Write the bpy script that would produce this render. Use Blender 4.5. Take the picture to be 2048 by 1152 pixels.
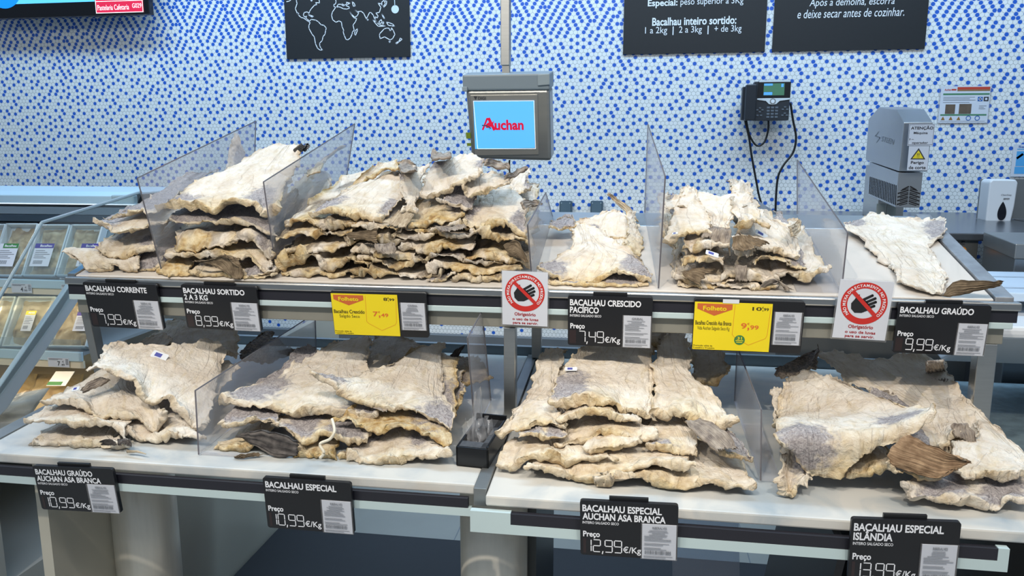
import bpy, bmesh, math, random
import numpy as np
from mathutils import Vector, Matrix

S = bpy.context.scene
C = S.collection
for _o in list(bpy.data.objects):
    bpy.data.objects.remove(_o)

# ------------------------------------------------------------------ camera
FPX, CAMH = 1539.0, 1.6
PSI, THE = math.radians(8.8), math.radians(9.98)
FW = np.array([-math.sin(PSI)*math.cos(THE), math.cos(PSI)*math.cos(THE), -math.sin(THE)])
RT = np.array([math.cos(PSI), math.sin(PSI), 0.0])
UP = np.cross(RT, FW)
CAM = np.array([0.0, 0.0, CAMH])
cd = bpy.data.cameras.new('camera'); cam = bpy.data.objects.new('camera', cd); C.objects.link(cam)
cd.sensor_width = 36.0; cd.lens = FPX/2048.0*36.0; cd.clip_start = 0.02
cam.matrix_world = Matrix(((RT[0], UP[0], -FW[0], 0), (RT[1], UP[1], -FW[1], 0), (RT[2], UP[2], -FW[2], CAMH), (0, 0, 0, 1)))
S.camera = cam

# ------------------------------------------------------------------ world, lights, exposure
S.view_settings.view_transform = 'Standard'; S.view_settings.look = 'None'
S.view_settings.exposure = 0.12; S.view_settings.gamma = 1.0; S.view_settings.use_curve_mapping = False
W = bpy.data.worlds.new('shop_air'); S.world = W; W.use_nodes = True
W.node_tree.nodes['Background'].inputs[0].default_value = (0.66, 0.82, 1.0, 1)
W.node_tree.nodes['Background'].inputs[1].default_value = 0.24


def area(name, loc, target, sx, sy, power, col):
    l = bpy.data.lights.new(name, 'AREA'); l.shape = 'RECTANGLE'; l.size = sx; l.size_y = sy
    l.energy = power; l.color = col
    o = bpy.data.objects.new(name, l); C.objects.link(o); o.location = loc
    o.rotation_euler = (Vector(target)-Vector(loc)).to_track_quat('-Z', 'Y').to_euler()
    return o


def spot(name, loc, target, power, col, ang, blend=0.35, r=0.035):
    l = bpy.data.lights.new(name, 'SPOT'); l.energy = power; l.color = col
    l.spot_size = math.radians(ang); l.spot_blend = blend; l.shadow_soft_size = r
    o = bpy.data.objects.new(name, l); C.objects.link(o); o.location = loc
    o.rotation_euler = (Vector(target)-Vector(loc)).to_track_quat('-Z', 'Y').to_euler()
    return o


WARM = (1.0, 0.90, 0.75); COOL = (0.52, 0.76, 1.0)
spot('track_spot', (-1.75, -0.20, 3.4), (-1.05, 2.0, 1.15), 116, WARM, 52, 0.5)
spot('track_spot', (-0.55, -0.20, 3.4), (-0.20, 2.0, 1.10), 112, WARM, 52, 0.5)
spot('track_spot', (0.75, -0.20, 3.4), (0.85, 2.0, 1.05), 100, WARM, 52, 0.5)
area('ceiling_panel_light', (-2.3, 2.95, 4.3), (-2.6, 4.5, 1.5), 3.4, 0.4, 90, COOL)
area('ceiling_panel_light', (1.2, 2.95, 4.3), (1.2, 4.5, 1.5), 3.0, 0.4, 70, COOL)
area('staff_side_light', (-0.2, 3.45, 4.4), (-0.2, 3.3, 0.0), 4.4, 0.3, 22, COOL)
area('ceiling_panel_light', (0.0, -0.8, 4.2), (0.0, 1.6, 0.6), 4.0, 1.2, 26, (0.92, 0.96, 1.0))
area('aisle_fill', (0.0, -0.9, 4.2), (0.0, -0.2, 0.0), 5.0, 0.5, 60, (1.0, 0.96, 0.90))  # unseen lamp added to bounce off the aisle floor and fill the front


# ------------------------------------------------------------------ pixel to place
def ray(x, y):
    return FW + RT*((x-1024.0)/FPX) + UP*((576.0-y)/FPX)


def atY(x, y, Y):
    d = ray(x, y); return CAM + d*(Y/d[1])


def atX(x, y, X):
    d = ray(x, y); return CAM + d*(X/d[0])


def atZ(x, y, Z):
    d = ray(x, y); return CAM + d*((Z-CAMH)/d[2])


def onpl(x, y, Y0, Z0, t):
    d = ray(x, y); k = (Z0-t*Y0-CAMH)/(d[2]-t*d[1]); return CAM + d*k


USL, LSL = 0.268, 0.07            # slopes of the upper and the lower shelf
def uz(Y): return 1.265 + USL*(Y-1.9)
def lz(Y): return 0.885 + LSL*(Y-1.55)


# ------------------------------------------------------------------ materials
def lin(c):
    return tuple(((v/12.92) if v <= 0.04045 else ((v+0.055)/1.055)**2.4) for v in c)


def rgb(r, g, b):
    return lin((r/255.0, g/255.0, b/255.0)) + (1.0,)


MATS = {}


def mat(name, col, rough=0.5, metal=0.0, noise=0.0, nscale=20.0, bump=0.0, bscale=60.0, emit=None, estr=1.0, stretch=None, spec=0.5):
    if name in MATS: return MATS[name]
    m = bpy.data.materials.new(name); m.use_nodes = True
    nt = m.node_tree; b = nt.nodes['Principled BSDF']
    b.inputs['Base Color'].default_value = col; b.inputs['Roughness'].default_value = rough
    b.inputs['Metallic'].default_value = metal; b.inputs['Specular IOR Level'].default_value = spec
    if emit is not None:
        b.inputs['Emission Color'].default_value = emit; b.inputs['Emission Strength'].default_value = estr
    if noise or bump:
        tc = nt.nodes.new('ShaderNodeTexCoord'); mp = nt.nodes.new('ShaderNodeMapping')
        nt.links.new(tc.outputs['Object'], mp.inputs[0])
        if stretch: mp.inputs['Scale'].default_value = stretch
        n = nt.nodes.new('ShaderNodeTexNoise'); n.inputs['Scale'].default_value = nscale; n.inputs['Detail'].default_value = 6
        nt.links.new(mp.outputs[0], n.inputs[0])
        if noise:
            mx = nt.nodes.new('ShaderNodeMix'); mx.data_type = 'RGBA'
            mx.inputs[6].default_value = tuple(c*(1-noise) for c in col[:3])+(1,)
            mx.inputs[7].default_value = tuple(min(1, c*(1+noise)) for c in col[:3])+(1,)
            nt.links.new(n.outputs[0], mx.inputs[0]); nt.links.new(mx.outputs[2], b.inputs['Base Color'])
        if bump:
            n2 = nt.nodes.new('ShaderNodeTexNoise'); n2.inputs['Scale'].default_value = bscale; n2.inputs['Detail'].default_value = 4
            nt.links.new(mp.outputs[0], n2.inputs[0])
            bp = nt.nodes.new('ShaderNodeBump'); bp.inputs['Strength'].default_value = bump; bp.inputs['Distance'].default_value = 0.004
            nt.links.new(n2.outputs[0], bp.inputs['Height']); nt.links.new(bp.outputs[0], b.inputs['Normal'])
    MATS[name] = m
    return m


def clear(name, col, trans=0.85, gloss=0.12, rough=0.05):
    """clear acrylic or film: mostly see-through, with a sheen that grows at a glancing angle"""
    if name in MATS: return MATS[name]
    m = bpy.data.materials.new(name); m.use_nodes = True; nt = m.node_tree
    for n in list(nt.nodes): nt.nodes.remove(n)
    out = nt.nodes.new('ShaderNodeOutputMaterial')
    t = nt.nodes.new('ShaderNodeBsdfTransparent'); t.inputs[0].default_value = col
    d = nt.nodes.new('ShaderNodeBsdfDiffuse'); d.inputs[0].default_value = (0.66, 0.66, 0.68, 1)
    g = nt.nodes.new('ShaderNodeBsdfGlossy'); g.inputs['Roughness'].default_value = rough; g.inputs[0].default_value = (1, 1, 1, 1)
    m1 = nt.nodes.new('ShaderNodeMixShader'); m1.inputs[0].default_value = 1-trans
    nt.links.new(t.outputs[0], m1.inputs[1]); nt.links.new(d.outputs[0], m1.inputs[2])
    lw = nt.nodes.new('ShaderNodeLayerWeight'); lw.inputs[0].default_value = gloss
    m2 = nt.nodes.new('ShaderNodeMixShader')
    mf = nt.nodes.new('ShaderNodeMath'); mf.operation = 'MULTIPLY'; mf.inputs[1].default_value = 0.35; nt.links.new(lw.outputs['Fresnel'], mf.inputs[0]); nt.links.new(mf.outputs[0], m2.inputs[0]); nt.links.new(m1.outputs[0], m2.inputs[1]); nt.links.new(g.outputs[0], m2.inputs[2])
    nt.links.new(m2.outputs[0], out.inputs[0])
    MATS[name] = m
    return m


STEEL = mat('brushed_steel', (0.52, 0.53, 0.52, 1), 0.32, 1.0, 0.10, 12, stretch=(1, 1, 14))
STEELH = mat('rolled_steel', (0.50, 0.50, 0.49, 1), 0.30, 1.0, 0.12, 10, stretch=(1, 14, 14))
DSTEEL = mat('dull_steel', (0.30, 0.31, 0.31, 1), 0.42, 0.8, 0.12, 9)
BEAM = mat('beige_grey_beam', rgb(150, 148, 138), 0.45, 0.4, 0.06, 30)
BLACK = mat('black_plastic', rgb(20, 22, 26), 0.35)
RAILB = mat('black_rail', rgb(33, 33, 42), 0.45)
RAILW = mat('pale_rail', rgb(188, 206, 208), 0.3)
WHITE = mat('white_plastic', rgb(226, 230, 235), 0.35)
PAPER = mat('white_paper', rgb(212, 216, 226), 0.6)
SIGNB = mat('sign_black', rgb(22, 23, 28), 0.38)
INKW = mat('white_print', rgb(236, 238, 244), 0.5)
INKK = mat('dark_print', rgb(52, 54, 62), 0.6)
INKG = mat('grey_print', rgb(120, 124, 132), 0.6)
INKR = mat('red_print', rgb(200, 44, 38), 0.5)
YEL = mat('yellow_paper', rgb(242, 218, 28), 0.5)
ORANGE = mat('orange_print', rgb(206, 104, 52), 0.5)
ORINK = mat('price_orange', rgb(222, 112, 44), 0.5)
GREENP = mat('green_print', rgb(60, 128, 70), 0.5)
ACRYL = clear('clear_acrylic', (0.97, 0.97, 0.98, 1), 0.78, 0.10)
AEDGE = clear('acrylic_cut_edge', (0.30, 0.27, 0.33, 1), 0.8, 0.2)
SLEEVE = clear('clear_sleeve', (0.97, 0.97, 0.97, 1), 0.90, 0.08)
FILM = clear('clear_film', (0.97, 0.97, 0.96, 1), 0.90, 0.22, 0.12)
GLASS = clear('case_glass', (0.92, 0.96, 0.96, 1), 0.93, 0.10)


# ------------------------------------------------------------------ mesh helpers
class MB:
    def __init__(self): self.v = []; self.f = []; self.m = []; self.cur = 0

    def add(self, vs, fs):
        n = len(self.v); self.v += [tuple(float(c) for c in p) for p in vs]
        self.f += [tuple(i+n for i in f) for f in fs]; self.m += [self.cur]*len(fs)

    def obox(self, o, a, b, c):
        o, a, b, c = (np.array(k, float) for k in (o, a, b, c))
        p = [o, o+a, o+a+b, o+b, o+c, o+a+c, o+a+b+c, o+b+c]
        fs = [(3, 2, 1, 0), (4, 5, 6, 7), (0, 1, 5, 4), (1, 2, 6, 5), (2, 3, 7, 6), (3, 0, 4, 7)]
        if np.dot(np.cross(a, b), c) < 0: fs = [f[::-1] for f in fs]
        self.add(p, fs)

    def box(self, x0, x1, y0, y1, z0, z1):
        self.obox((x0, y0, z0), (x1-x0, 0, 0), (0, y1-y0, 0), (0, 0, z1-z0))

    def prism(self, pts, d):
        """planar outline pts (3D) pushed along d"""
        pts = [np.array(p, float) for p in pts]; d = np.array(d, float); n = len(pts)
        nr = sum((np.cross(pts[i]-pts[0], pts[(i+1) % n]-pts[0]) for i in range(1, n)), np.zeros(3))
        if np.dot(nr, d) > 0: pts = pts[::-1]
        self.add(pts+[p+d for p in pts], [tuple(range(n)), tuple(range(2*n-1, n-1, -1))] +
                 [(i, i+n, (i+1) % n+n, (i+1) % n) for i in range(n)])

    def tube(self, path, r, n=8, closed=False):
        path = [np.array(p, float) for p in path]; k = len(path); vs = []; fs = []
        up = np.array([0.31, 0.17, 0.93])
        for i, p in enumerate(path):
            t = path[min(i+1, k-1)]-path[max(i-1, 0)]; t = t/(np.linalg.norm(t)+1e-9)
            a = np.cross(t, up); a /= (np.linalg.norm(a)+1e-9); b = np.cross(t, a)
            rr = r[i] if hasattr(r, '__len__') else r
            for j in range(n):
                w = 2*math.pi*j/n; vs.append(p+(a*math.cos(w)+b*math.sin(w))*rr)
        for i in range(k-1):
            for j in range(n):
                fs.append((i*n+j, i*n+(j+1) % n, (i+1)*n+(j+1) % n, (i+1)*n+j))
        fs.append(tuple(range(n-1, -1, -1))); fs.append(tuple((k-1)*n+j for j in range(n)))
        self.add(vs, fs)

    def cyl(self, c, ax, r, n=24):
        c = np.array(c, float); ax = np.array(ax, float)
        self.tube([c, c+ax], r, n)


def mk(name, mb, m, parent=None, loc=None, bevel=0.0, smooth=False):
    me = bpy.data.meshes.new(name); o = bpy.data.objects.new(name, me); C.objects.link(o)
    vs = np.array(mb.v, float)
    if parent is not None:
        off = np.array(PLOC[parent.name]); o.parent = parent
        if loc is not None:
            o.location = np.array(loc)-off; off = np.array(loc)
    else:
        if loc is None:
            loc = ((vs[:, 0].min()+vs[:, 0].max())/2, (vs[:, 1].min()+vs[:, 1].max())/2, vs[:, 2].min())
        off = np.array(loc); o.location = loc
    PLOC[o.name] = tuple(off)
    me.from_pydata([tuple(p) for p in (vs-off)], [], mb.f)
    ms = m if isinstance(m, (list, tuple)) else [m]
    for q in ms: me.materials.append(q)
    if len(ms) > 1: me.polygons.foreach_set('material_index', mb.m)
    if smooth: me.polygons.foreach_set('use_smooth', [True]*len(me.polygons))
    me.validate(); me.update()
    if bevel:
        bv = o.modifiers.new('edge', 'BEVEL'); bv.width = bevel; bv.segments = 2; bv.limit_method = 'ANGLE'
    return o


PLOC = {}


def tag(o, label, cat, group=None, kind=None):
    o['label'] = label; o['category'] = cat
    if group: o['group'] = group
    if kind: o['kind'] = kind
    return o


def thing(name, label, cat, loc, group=None):
    o = bpy.data.objects.new(name, None); C.objects.link(o); o.location = tuple(float(v) for v in loc); o.empty_display_size = 0.05
    PLOC[o.name] = tuple(float(v) for v in loc)
    return tag(o, label, cat, group)


def structure(name, mb, m, **k):
    o = mk(name, mb, m, **k); o['kind'] = 'structure'; return o


# ------------------------------------------------------------------ lettering
TXT = {}


def txt(s, bold=0.0, shear=0.0):
    key = (s, bold, shear)
    if key in TXT: return TXT[key]
    cu = bpy.data.curves.new('lettering', 'FONT'); cu.body = s; cu.size = 1.0; cu.offset = bold; cu.shear = shear
    cu.resolution_u = 3; cu.fill_mode = 'FRONT'
    ob = bpy.data.objects.new('lettering_tmp', cu)
    me = ob.to_mesh()
    vs = np.array([tuple(v.co) for v in me.vertices], float).reshape(-1, 3)
    fs = [tuple(p.vertices) for p in me.polygons]
    ob.to_mesh_clear(); bpy.data.objects.remove(ob); bpy.data.curves.remove(cu)
    TXT[key] = (vs[:, :2] if len(vs) else np.zeros((0, 2)), fs)
    return TXT[key]


class Face:
    """a flat face with its own u (right), v (down) axes in metres, for print and lettering"""
    def __init__(self, tl, tr, bl):
        tl, tr, bl = (np.array(p, float) for p in (tl, tr, bl))
        self.o = tl; w = tr-tl; self.W = np.linalg.norm(w); self.ux = w/self.W
        v = bl-tl; v = v-self.ux*np.dot(v, self.ux); self.H = np.linalg.norm(v); self.uv = v/self.H
        self.n = np.cross(self.uv, self.ux)
        if np.dot(self.n, CAM-tl) < 0: self.n = -self.n

    def p(self, u, v, d=0.0):
        return self.o+self.ux*(u*self.W)+self.uv*(v*self.H)+self.n*d

    def rect(self, mb, u0, v0, u1, v1, d=0.0, t=0.0004):
        mb.obox(self.p(u0, v1, d), self.ux*(u1-u0)*self.W, -self.uv*(v1-v0)*self.H, self.n*t)

    def poly(self, mb, uv, d=0.0, t=0.0004):
        mb.prism([self.p(u, v, d) for u, v in uv], self.n*t)

    def slab(self, mb, u0, v0, u1, v1, d0, d1, r=0.0):
        """rounded-corner slab"""
        if r <= 0:
            mb.obox(self.p(u0, v1, d0), self.ux*(u1-u0)*self.W, -self.uv*(v1-v0)*self.H, self.n*(d1-d0)); return
        pts = []
        x0, x1, y0, y1 = u0*self.W, u1*self.W, v0*self.H, v1*self.H
        for cx, cy, a0 in ((x1-r, y0+r, -90), (x1-r, y1-r, 0), (x0+r, y1-r, 90), (x0+r, y0+r, 180)):
            for k in range(5):
                a = math.radians(a0+22.5*k); pts.append((cx+r*math.cos(a), cy+r*math.sin(a)))
        mb.prism([self.o+self.ux*x+self.uv*y+self.n*d0 for x, y in pts], self.n*(d1-d0))

    def text(self, mb, s, u0, v0, u1=None, v1=None, bold=0.0, shear=0.0, d=0.0006, h=None, align='l', fit=True):
        """lettering fitted in the fraction box u0..u1, v0..v1 (v0 top, v1 bottom)"""
        vs, fs = txt(s, bold, shear)
        if not len(vs): return
        a, b = vs.min(0), vs.max(0); w, hh = max(b[0]-a[0], 1e-6), max(b[1]-a[1], 1e-6)
        sy = (v1-v0)*self.H/hh
        sx = (u1-u0)*self.W/w if u1 is not None else sy
        P = [self.o+self.ux*(u0*self.W+(x-a[0])*sx)+self.uv*(v0*self.H+(b[1]-y)*sy)+self.n*d for x, y in vs]
        mb.add(P, fs)

    def line(self, mb, uv, w, d=0.0006):
        """thin printed line through fraction points; w in metres"""
        q = [np.array((u*self.W, v*self.H)) for u, v in uv]
        for i in range(len(q)-1):
            t = q[i+1]-q[i]; L = np.linalg.norm(t)
            if L < 1e-7: continue
            t /= L; nn = np.array((-t[1], t[0]))*w/2; e = t*w*0.3
            c = [q[i]-e+nn, q[i+1]+e+nn, q[i+1]+e-nn, q[i]-e-nn]
            mb.add([self.o+self.ux*k[0]+self.uv*k[1]+self.n*d for k in c], [(0, 1, 2, 3)])

    def disc(self, mb, u, v, r, d=0.0006, r2=0.0, n=40):
        c = (u*self.W, v*self.H)
        A = [(c[0]+r*math.cos(2*math.pi*k/n), c[1]+r*math.sin(2*math.pi*k/n)) for k in range(n)]
        f = lambda k: self.o+self.ux*k[0]+self.uv*k[1]+self.n*d
        if r2 <= 0: mb.add([f(k) for k in A], [tuple(range(n))]); return
        B = [(c[0]+r2*math.cos(2*math.pi*k/n), c[1]+r2*math.sin(2*math.pi*k/n)) for k in range(n)]
        mb.add([f(k) for k in A+B], [(k, (k+1) % n, (k+1) % n+n, k+n) for k in range(n)])


SEG = {'0': 'abcdef', '1': 'bc', '2': 'abged', '3': 'abgcd', '4': 'fgbc', '5': 'afgcd', '6': 'afgedc', '7': 'abc', '8': 'abcdefg', '9': 'abcdfg'}


def sevenseg(F, mb, ch, u0, v0, u1, v1, d=0.0008, w=0.0016):
    g = {'a': ((0, 0), (1, 0)), 'b': ((1, 0), (1, .5)), 'c': ((1, .5), (1, 1)), 'd': ((0, 1), (1, 1)), 'e': ((0, .5), (0, 1)), 'f': ((0, 0), (0, .5)), 'g': ((0, .5), (1, .5))}
    for s in SEG[ch]:
        (x0, y0), (x1, y1) = g[s]
        k = 0.10
        x0, x1 = x0+(x1-x0)*k, x1-(x1-x0)*k; y0, y1 = y0+(y1-y0)*k, y1-(y1-y0)*k
        F.line(mb, [(u0+(u1-u0)*x0, v0+(v1-v0)*y0), (u0+(u1-u0)*x1, v0+(v1-v0)*y1)], w, d)


# ------------------------------------------------------------------ the setting: tiled wall, floor
def hex_wall():
    s = 0.694/30; rh = s*math.sqrt(3)/2; rng = np.random.RandomState(4)
    X0, X1, Z0, Z1 = -4.5, 2.5, 0.50, 2.75; Y = 4.496
    nc, nr = int((X1-X0)/s), int((Z1-Z0)/rh)
    # one 30-tile sheet repeats along the wall; blue tiles thin out towards the floor
    sheet = np.zeros((nr+2, 30), bool)
    for r in range(nr+2):
        z = Z0+r*rh
        dens = np.interp(z, [0.5, 1.3, 1.8, 2.15, 2.3, 2.5, 2.8], [0.07, 0.17, 0.23, 0.29, 0.44, 0.58, 0.6])
        want = int(round(dens*30)); order = rng.permutation(30); cnt = 0
        cost = np.zeros(30)
        off = r % 2
        for c in range(30):
            k = 0.0
            if r:
                a, b = (c, (c+1) % 30) if off else ((c-1) % 30, c)
                k += sheet[r-1, a]*0.62+sheet[r-1, b]*0.62
            if r > 1: k += sheet[r-2, c]*0.35
            cost[c] = k+rng.rand()*1.0
        while cnt < want:
            c = int(np.argmin(cost)); sheet[r, c] = True; cnt += 1; cost[c] += 99
            cost[(c+1) % 30] += 0.75; cost[(c-1) % 30] += 0.75
    hx = np.array([(math.cos(math.radians(90+60*k)), math.sin(math.radians(90+60*k))) for k in range(6)])*s/math.sqrt(3)
    rr, cc = np.meshgrid(np.arange(nr), np.arange(nc), indexing='ij')
    cx = (X0+(cc+0.5*(rr % 2))*s).ravel(); cz = (Z0+rr*rh).ravel()
    blue = sheet[rr.ravel(), cc.ravel() % 30].astype(np.float32)
    V = np.stack([cx[:, None]+hx[None, :, 0], cz[:, None]+hx[None, :, 1]], -1).reshape(-1, 2)
    key = np.round(V/(s/12)).astype(np.int64); _, first, inv = np.unique(key, axis=0, return_index=True, return_inverse=True)
    inv = inv.ravel(); P = V[first]
    me = bpy.data.meshes.new('wall_back')
    me.vertices.add(len(P)); me.vertices.foreach_set('co', np.stack([P[:, 0], np.full(len(P), Y), P[:, 1]], -1).astype(np.float32).ravel())
    n = len(cx); me.loops.add(n*6); me.loops.foreach_set('vertex_index', inv.astype(np.int32))
    me.polygons.add(n); me.polygons.foreach_set('loop_start', np.arange(n, dtype=np.int32)*6)
    me.update(calc_edges=True)
    uv = me.uv_layers.new(name='tile'); uv.data.foreach_set('uv', np.tile(hx/s, (n, 1)).astype(np.float32).ravel())
    at = me.attributes.new('blue', 'FLOAT', 'FACE'); at.data.foreach_set('value', blue)
    me.validate(); o = bpy.data.objects.new('wall_back', me); C.objects.link(o); o['kind'] = 'structure'
    m = bpy.data.materials.new('hex_mosaic'); m.use_nodes = True; nt = m.node_tree; b = nt.nodes['Principled BSDF']; L = nt.links.new
    u = nt.nodes.new('ShaderNodeUVMap'); u.uv_map = 'tile'
    ln = nt.nodes.new('ShaderNodeVectorMath'); ln.operation = 'LENGTH'; L(u.outputs[0], ln.inputs[0])
    ab = nt.nodes.new('ShaderNodeVectorMath'); ab.operation = 'ABSOLUTE'; L(u.outputs[0], ab.inputs[0])
    dt = nt.nodes.new('ShaderNodeVectorMath'); dt.operation = 'DOT_PRODUCT'; L(ab.outputs[0], dt.inputs[0]); dt.inputs[1].default_value = (0.5, math.sqrt(3)/2, 0)
    sx = nt.nodes.new('ShaderNodeSeparateXYZ'); L(ab.outputs[0], sx.inputs[0])
    mxm = nt.nodes.new('ShaderNodeMath'); mxm.operation = 'MAXIMUM'; L(dt.outputs['Value'], mxm.inputs[0]); L(sx.outputs[0], mxm.inputs[1])

    def step(src, lo, hi):
        r = nt.nodes.new('ShaderNodeMapRange'); r.inputs[1].default_value = lo; r.inputs[2].default_value = hi; L(src, r.inputs[0]); return r.outputs[0]
    grout = step(mxm.outputs[0], 0.43, 0.475); disc = step(ln.outputs['Value'], 0.475, 0.445)
    a = nt.nodes.new('ShaderNodeAttribute'); a.attribute_name = 'blue'
    isb = nt.nodes.new('ShaderNodeMath'); isb.operation = 'MULTIPLY'; L(a.outputs['Fac'], isb.inputs[0]); L(disc, isb.inputs[1])
    geo = nt.nodes.new('ShaderNodeTexCoord'); nz = nt.nodes.new('ShaderNodeTexNoise'); nz.inputs['Scale'].default_value = 45; L(geo.outputs['Object'], nz.inputs[0])
    wv = nt.nodes.new('ShaderNodeMix'); wv.data_type = 'RGBA'; wv.inputs[6].default_value = rgb(224, 226, 224); wv.inputs[7].default_value = rgb(244, 246, 248); L(nz.outputs[0], wv.inputs[0])
    g1 = nt.nodes.new('ShaderNodeMix'); g1.data_type = 'RGBA'; g1.inputs[7].default_value = rgb(168, 172, 172)
    notb = nt.nodes.new('ShaderNodeMath'); notb.operation = 'MULTIPLY_ADD'; L(a.outputs['Fac'], notb.inputs[0]); notb.inputs[1].default_value = -0.9; notb.inputs[2].default_value = 1.0
    gm = nt.nodes.new('ShaderNodeMath'); gm.operation = 'MULTIPLY'; L(grout, gm.inputs[0]); L(notb.outputs[0], gm.inputs[1])
    L(gm.outputs[0], g1.inputs[0]); L(wv.outputs[2], g1.inputs[6])
    g2 = nt.nodes.new('ShaderNodeMix'); g2.data_type = 'RGBA'; g2.inputs[7].default_value = rgb(36, 96, 196); L(isb.outputs[0], g2.inputs[0]); L(g1.outputs[2], g2.inputs[6])
    L(g2.outputs[2], b.inputs['Base Color']); b.inputs['Roughness'].default_value = 0.35
    me.materials.append(m)


hex_wall()
FLOORM = mat('dark_floor_tile', rgb(150, 148, 142), 0.45, 0, 0.10, 6)
f = MB(); f.box(-5, 3, 1.45, 4.6, -0.05, 0.0); structure('floor', f, FLOORM)
f = MB(); f.box(-5, 3, -3.0, 1.449, -0.05, 0.0); structure('floor_aisle', f, mat('bounce_tile', rgb(206, 200, 190), 0.3, 0, 0.05, 4))  # unseen aisle floor, made pale to bounce light under the counter
f = MB(); f.box(-4.6, 2.6, 4.50, 4.6, 0.0, 3.9); structure('wall_rear', f, mat('wall_core', rgb(120, 124, 128), 0.7))
f = MB(); f.box(-4.6, 2.6, 4.44, 4.50, 0.0, 0.505); structure('baseboard_back', f, mat('dark_skirting', rgb(92, 98, 104), 0.5))
f = MB()
for x in (-1.9, -1.3, -0.7, -0.1, 0.5, 1.1): f.box(x, x+0.004, 1.0, 4.4, 0.0, 0.0008)
for y in (2.2, 2.8, 3.4, 4.0): f.box(-4, 2.5, y, y+0.004, 0.0, 0.0008)
structure('floor_joint_trim_1', f, mat('floor_joint', rgb(120, 124, 128), 0.6))

# ------------------------------------------------------------------ display stand
def marble(name, base, vein, spots):
    m = bpy.data.materials.new(name); m.use_nodes = True; nt = m.node_tree; b = nt.nodes['Principled BSDF']; L = nt.links.new
    tc = nt.nodes.new('ShaderNodeTexCoord')
    n = nt.nodes.new('ShaderNodeTexNoise'); n.inputs['Scale'].default_value = 6; n.inputs['Detail'].default_value = 8; n.inputs['Distortion'].default_value = 1.2; L(tc.outputs['Object'], n.inputs[0])
    r = nt.nodes.new('ShaderNodeMapRange'); r.inputs[1].default_value = 0.42; r.inputs[2].default_value = 0.72; L(n.outputs[0], r.inputs[0])
    mx = nt.nodes.new('ShaderNodeMix'); mx.data_type = 'RGBA'; mx.inputs[6].default_value = base; mx.inputs[7].default_value = vein; L(r.outputs[0], mx.inputs[0])
    n2 = nt.nodes.new('ShaderNodeTexNoise'); n2.inputs['Scale'].default_value = 2.6; n2.inputs['Detail'].default_value = 5; L(tc.outputs['Object'], n2.inputs[0])
    r2 = nt.nodes.new('ShaderNodeMapRange'); r2.inputs[1].default_value = 0.60; r2.inputs[2].default_value = 0.78; r2.inputs[4].default_value = 0.7; L(n2.outputs[0], r2.inputs[0])
    m2 = nt.nodes.new('ShaderNodeMix'); m2.data_type = 'RGBA'; m2.inputs[7].default_value = spots; L(r2.outputs[0], m2.inputs[0]); L(mx.outputs[2], m2.inputs[6])
    L(m2.outputs[2], b.inputs['Base Color']); b.inputs['Roughness'].default_value = 0.28
    return m


MARB = marble('white_marble', rgb(208, 206, 200), rgb(166, 176, 182), rgb(190, 158, 118))
MARU = marble('upper_marble', rgb(216, 208, 199), rgb(200, 194, 186), rgb(202, 192, 178))


def slope_slab(mb, x0, x1, y0, y1, zf, t):
    mb.prism([(x0, y0, zf(y0)), (x0, y1, zf(y1)), (x0, y1, zf(y1)-t), (x0, y0, zf(y0)-t)], (x1-x0, 0, 0))


up = thing('upper_shelf', 'tilted upper display shelf of pale stone on steel posts', 'shelf', (-0.3, 2.1, 0.90))
f = MB(); slope_slab(f, -1.52, 0.835, 1.90, 2.34, uz, 0.022); mk('marble_slab', f, MARU, up, bevel=0.002)
f = MB(); slope_slab(f, -1.52, 0.835, 2.341, 2.455, uz, 0.022); mk('rear_ledge', f, mat('blue_reflection_ledge', (0.36, 0.42, 0.48, 1), 0.3, 0.5), up, bevel=0.002)  # bluish reflection on the steel ledge is put into this colour
f = MB(); f.box(-1.535, 0.885, 1.872, 1.899, 1.243, 1.263); mk('front_lip', f, STEELH, up, bevel=0.004)
f = MB(); f.box(-1.53, 0.880, 1.880, 1.893, 1.215, 1.243); mk('price_rail', f, RAILB, up)
f = MB(); f.box(-1.53, 0.872, 1.878, 1.893, 1.200, 1.215); mk('rail_edge', f, RAILW, up, bevel=0.002)
f = MB(); f.box(-1.52, 0.862, 1.896, 1.935, 1.160, 1.203); f.box(-1.52, 0.862, 2.40, 2.43, 1.33, 1.372); mk('beam', f, BEAM, up, bevel=0.002)
f = MB(); slope_slab(f, 0.838, 0.878, 1.90, 2.455, lambda y: uz(y)+0.006, 0.05); mk('side_trough', f, mat('salted_steel', (0.34, 0.35, 0.37, 1), 0.45, 0.7, 0.5, 26), up, bevel=0.002)
f = MB(); slope_slab(f, -1.545, -1.522, 1.90, 2.455, lambda y: uz(y)+0.004, 0.05); mk('side_trough', f, STEELH, up)
for (x, y, w) in ((-0.315, 1.895, 0.030), (-0.305, 2.38, 0.030), (0.812, 1.897, 0.042), (0.812, 2.38, 0.03)):
    f = MB(); f.box(x, x+w, y, y+0.035, lz(y+0.035)+0.0035, (1.1595 if y < 2 else 1.329)); mk('post', f, STEEL, up, bevel=0.002)
f = MB(); f.prism([(-1.53, 1.90, 1.262), (-1.53, 1.94, 1.262), (-1.53, 1.985, 0.922), (-1.53, 1.955, 0.922)], (0.024, 0, 0)); mk('post', f, DSTEEL, up, bevel=0.002)

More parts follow.
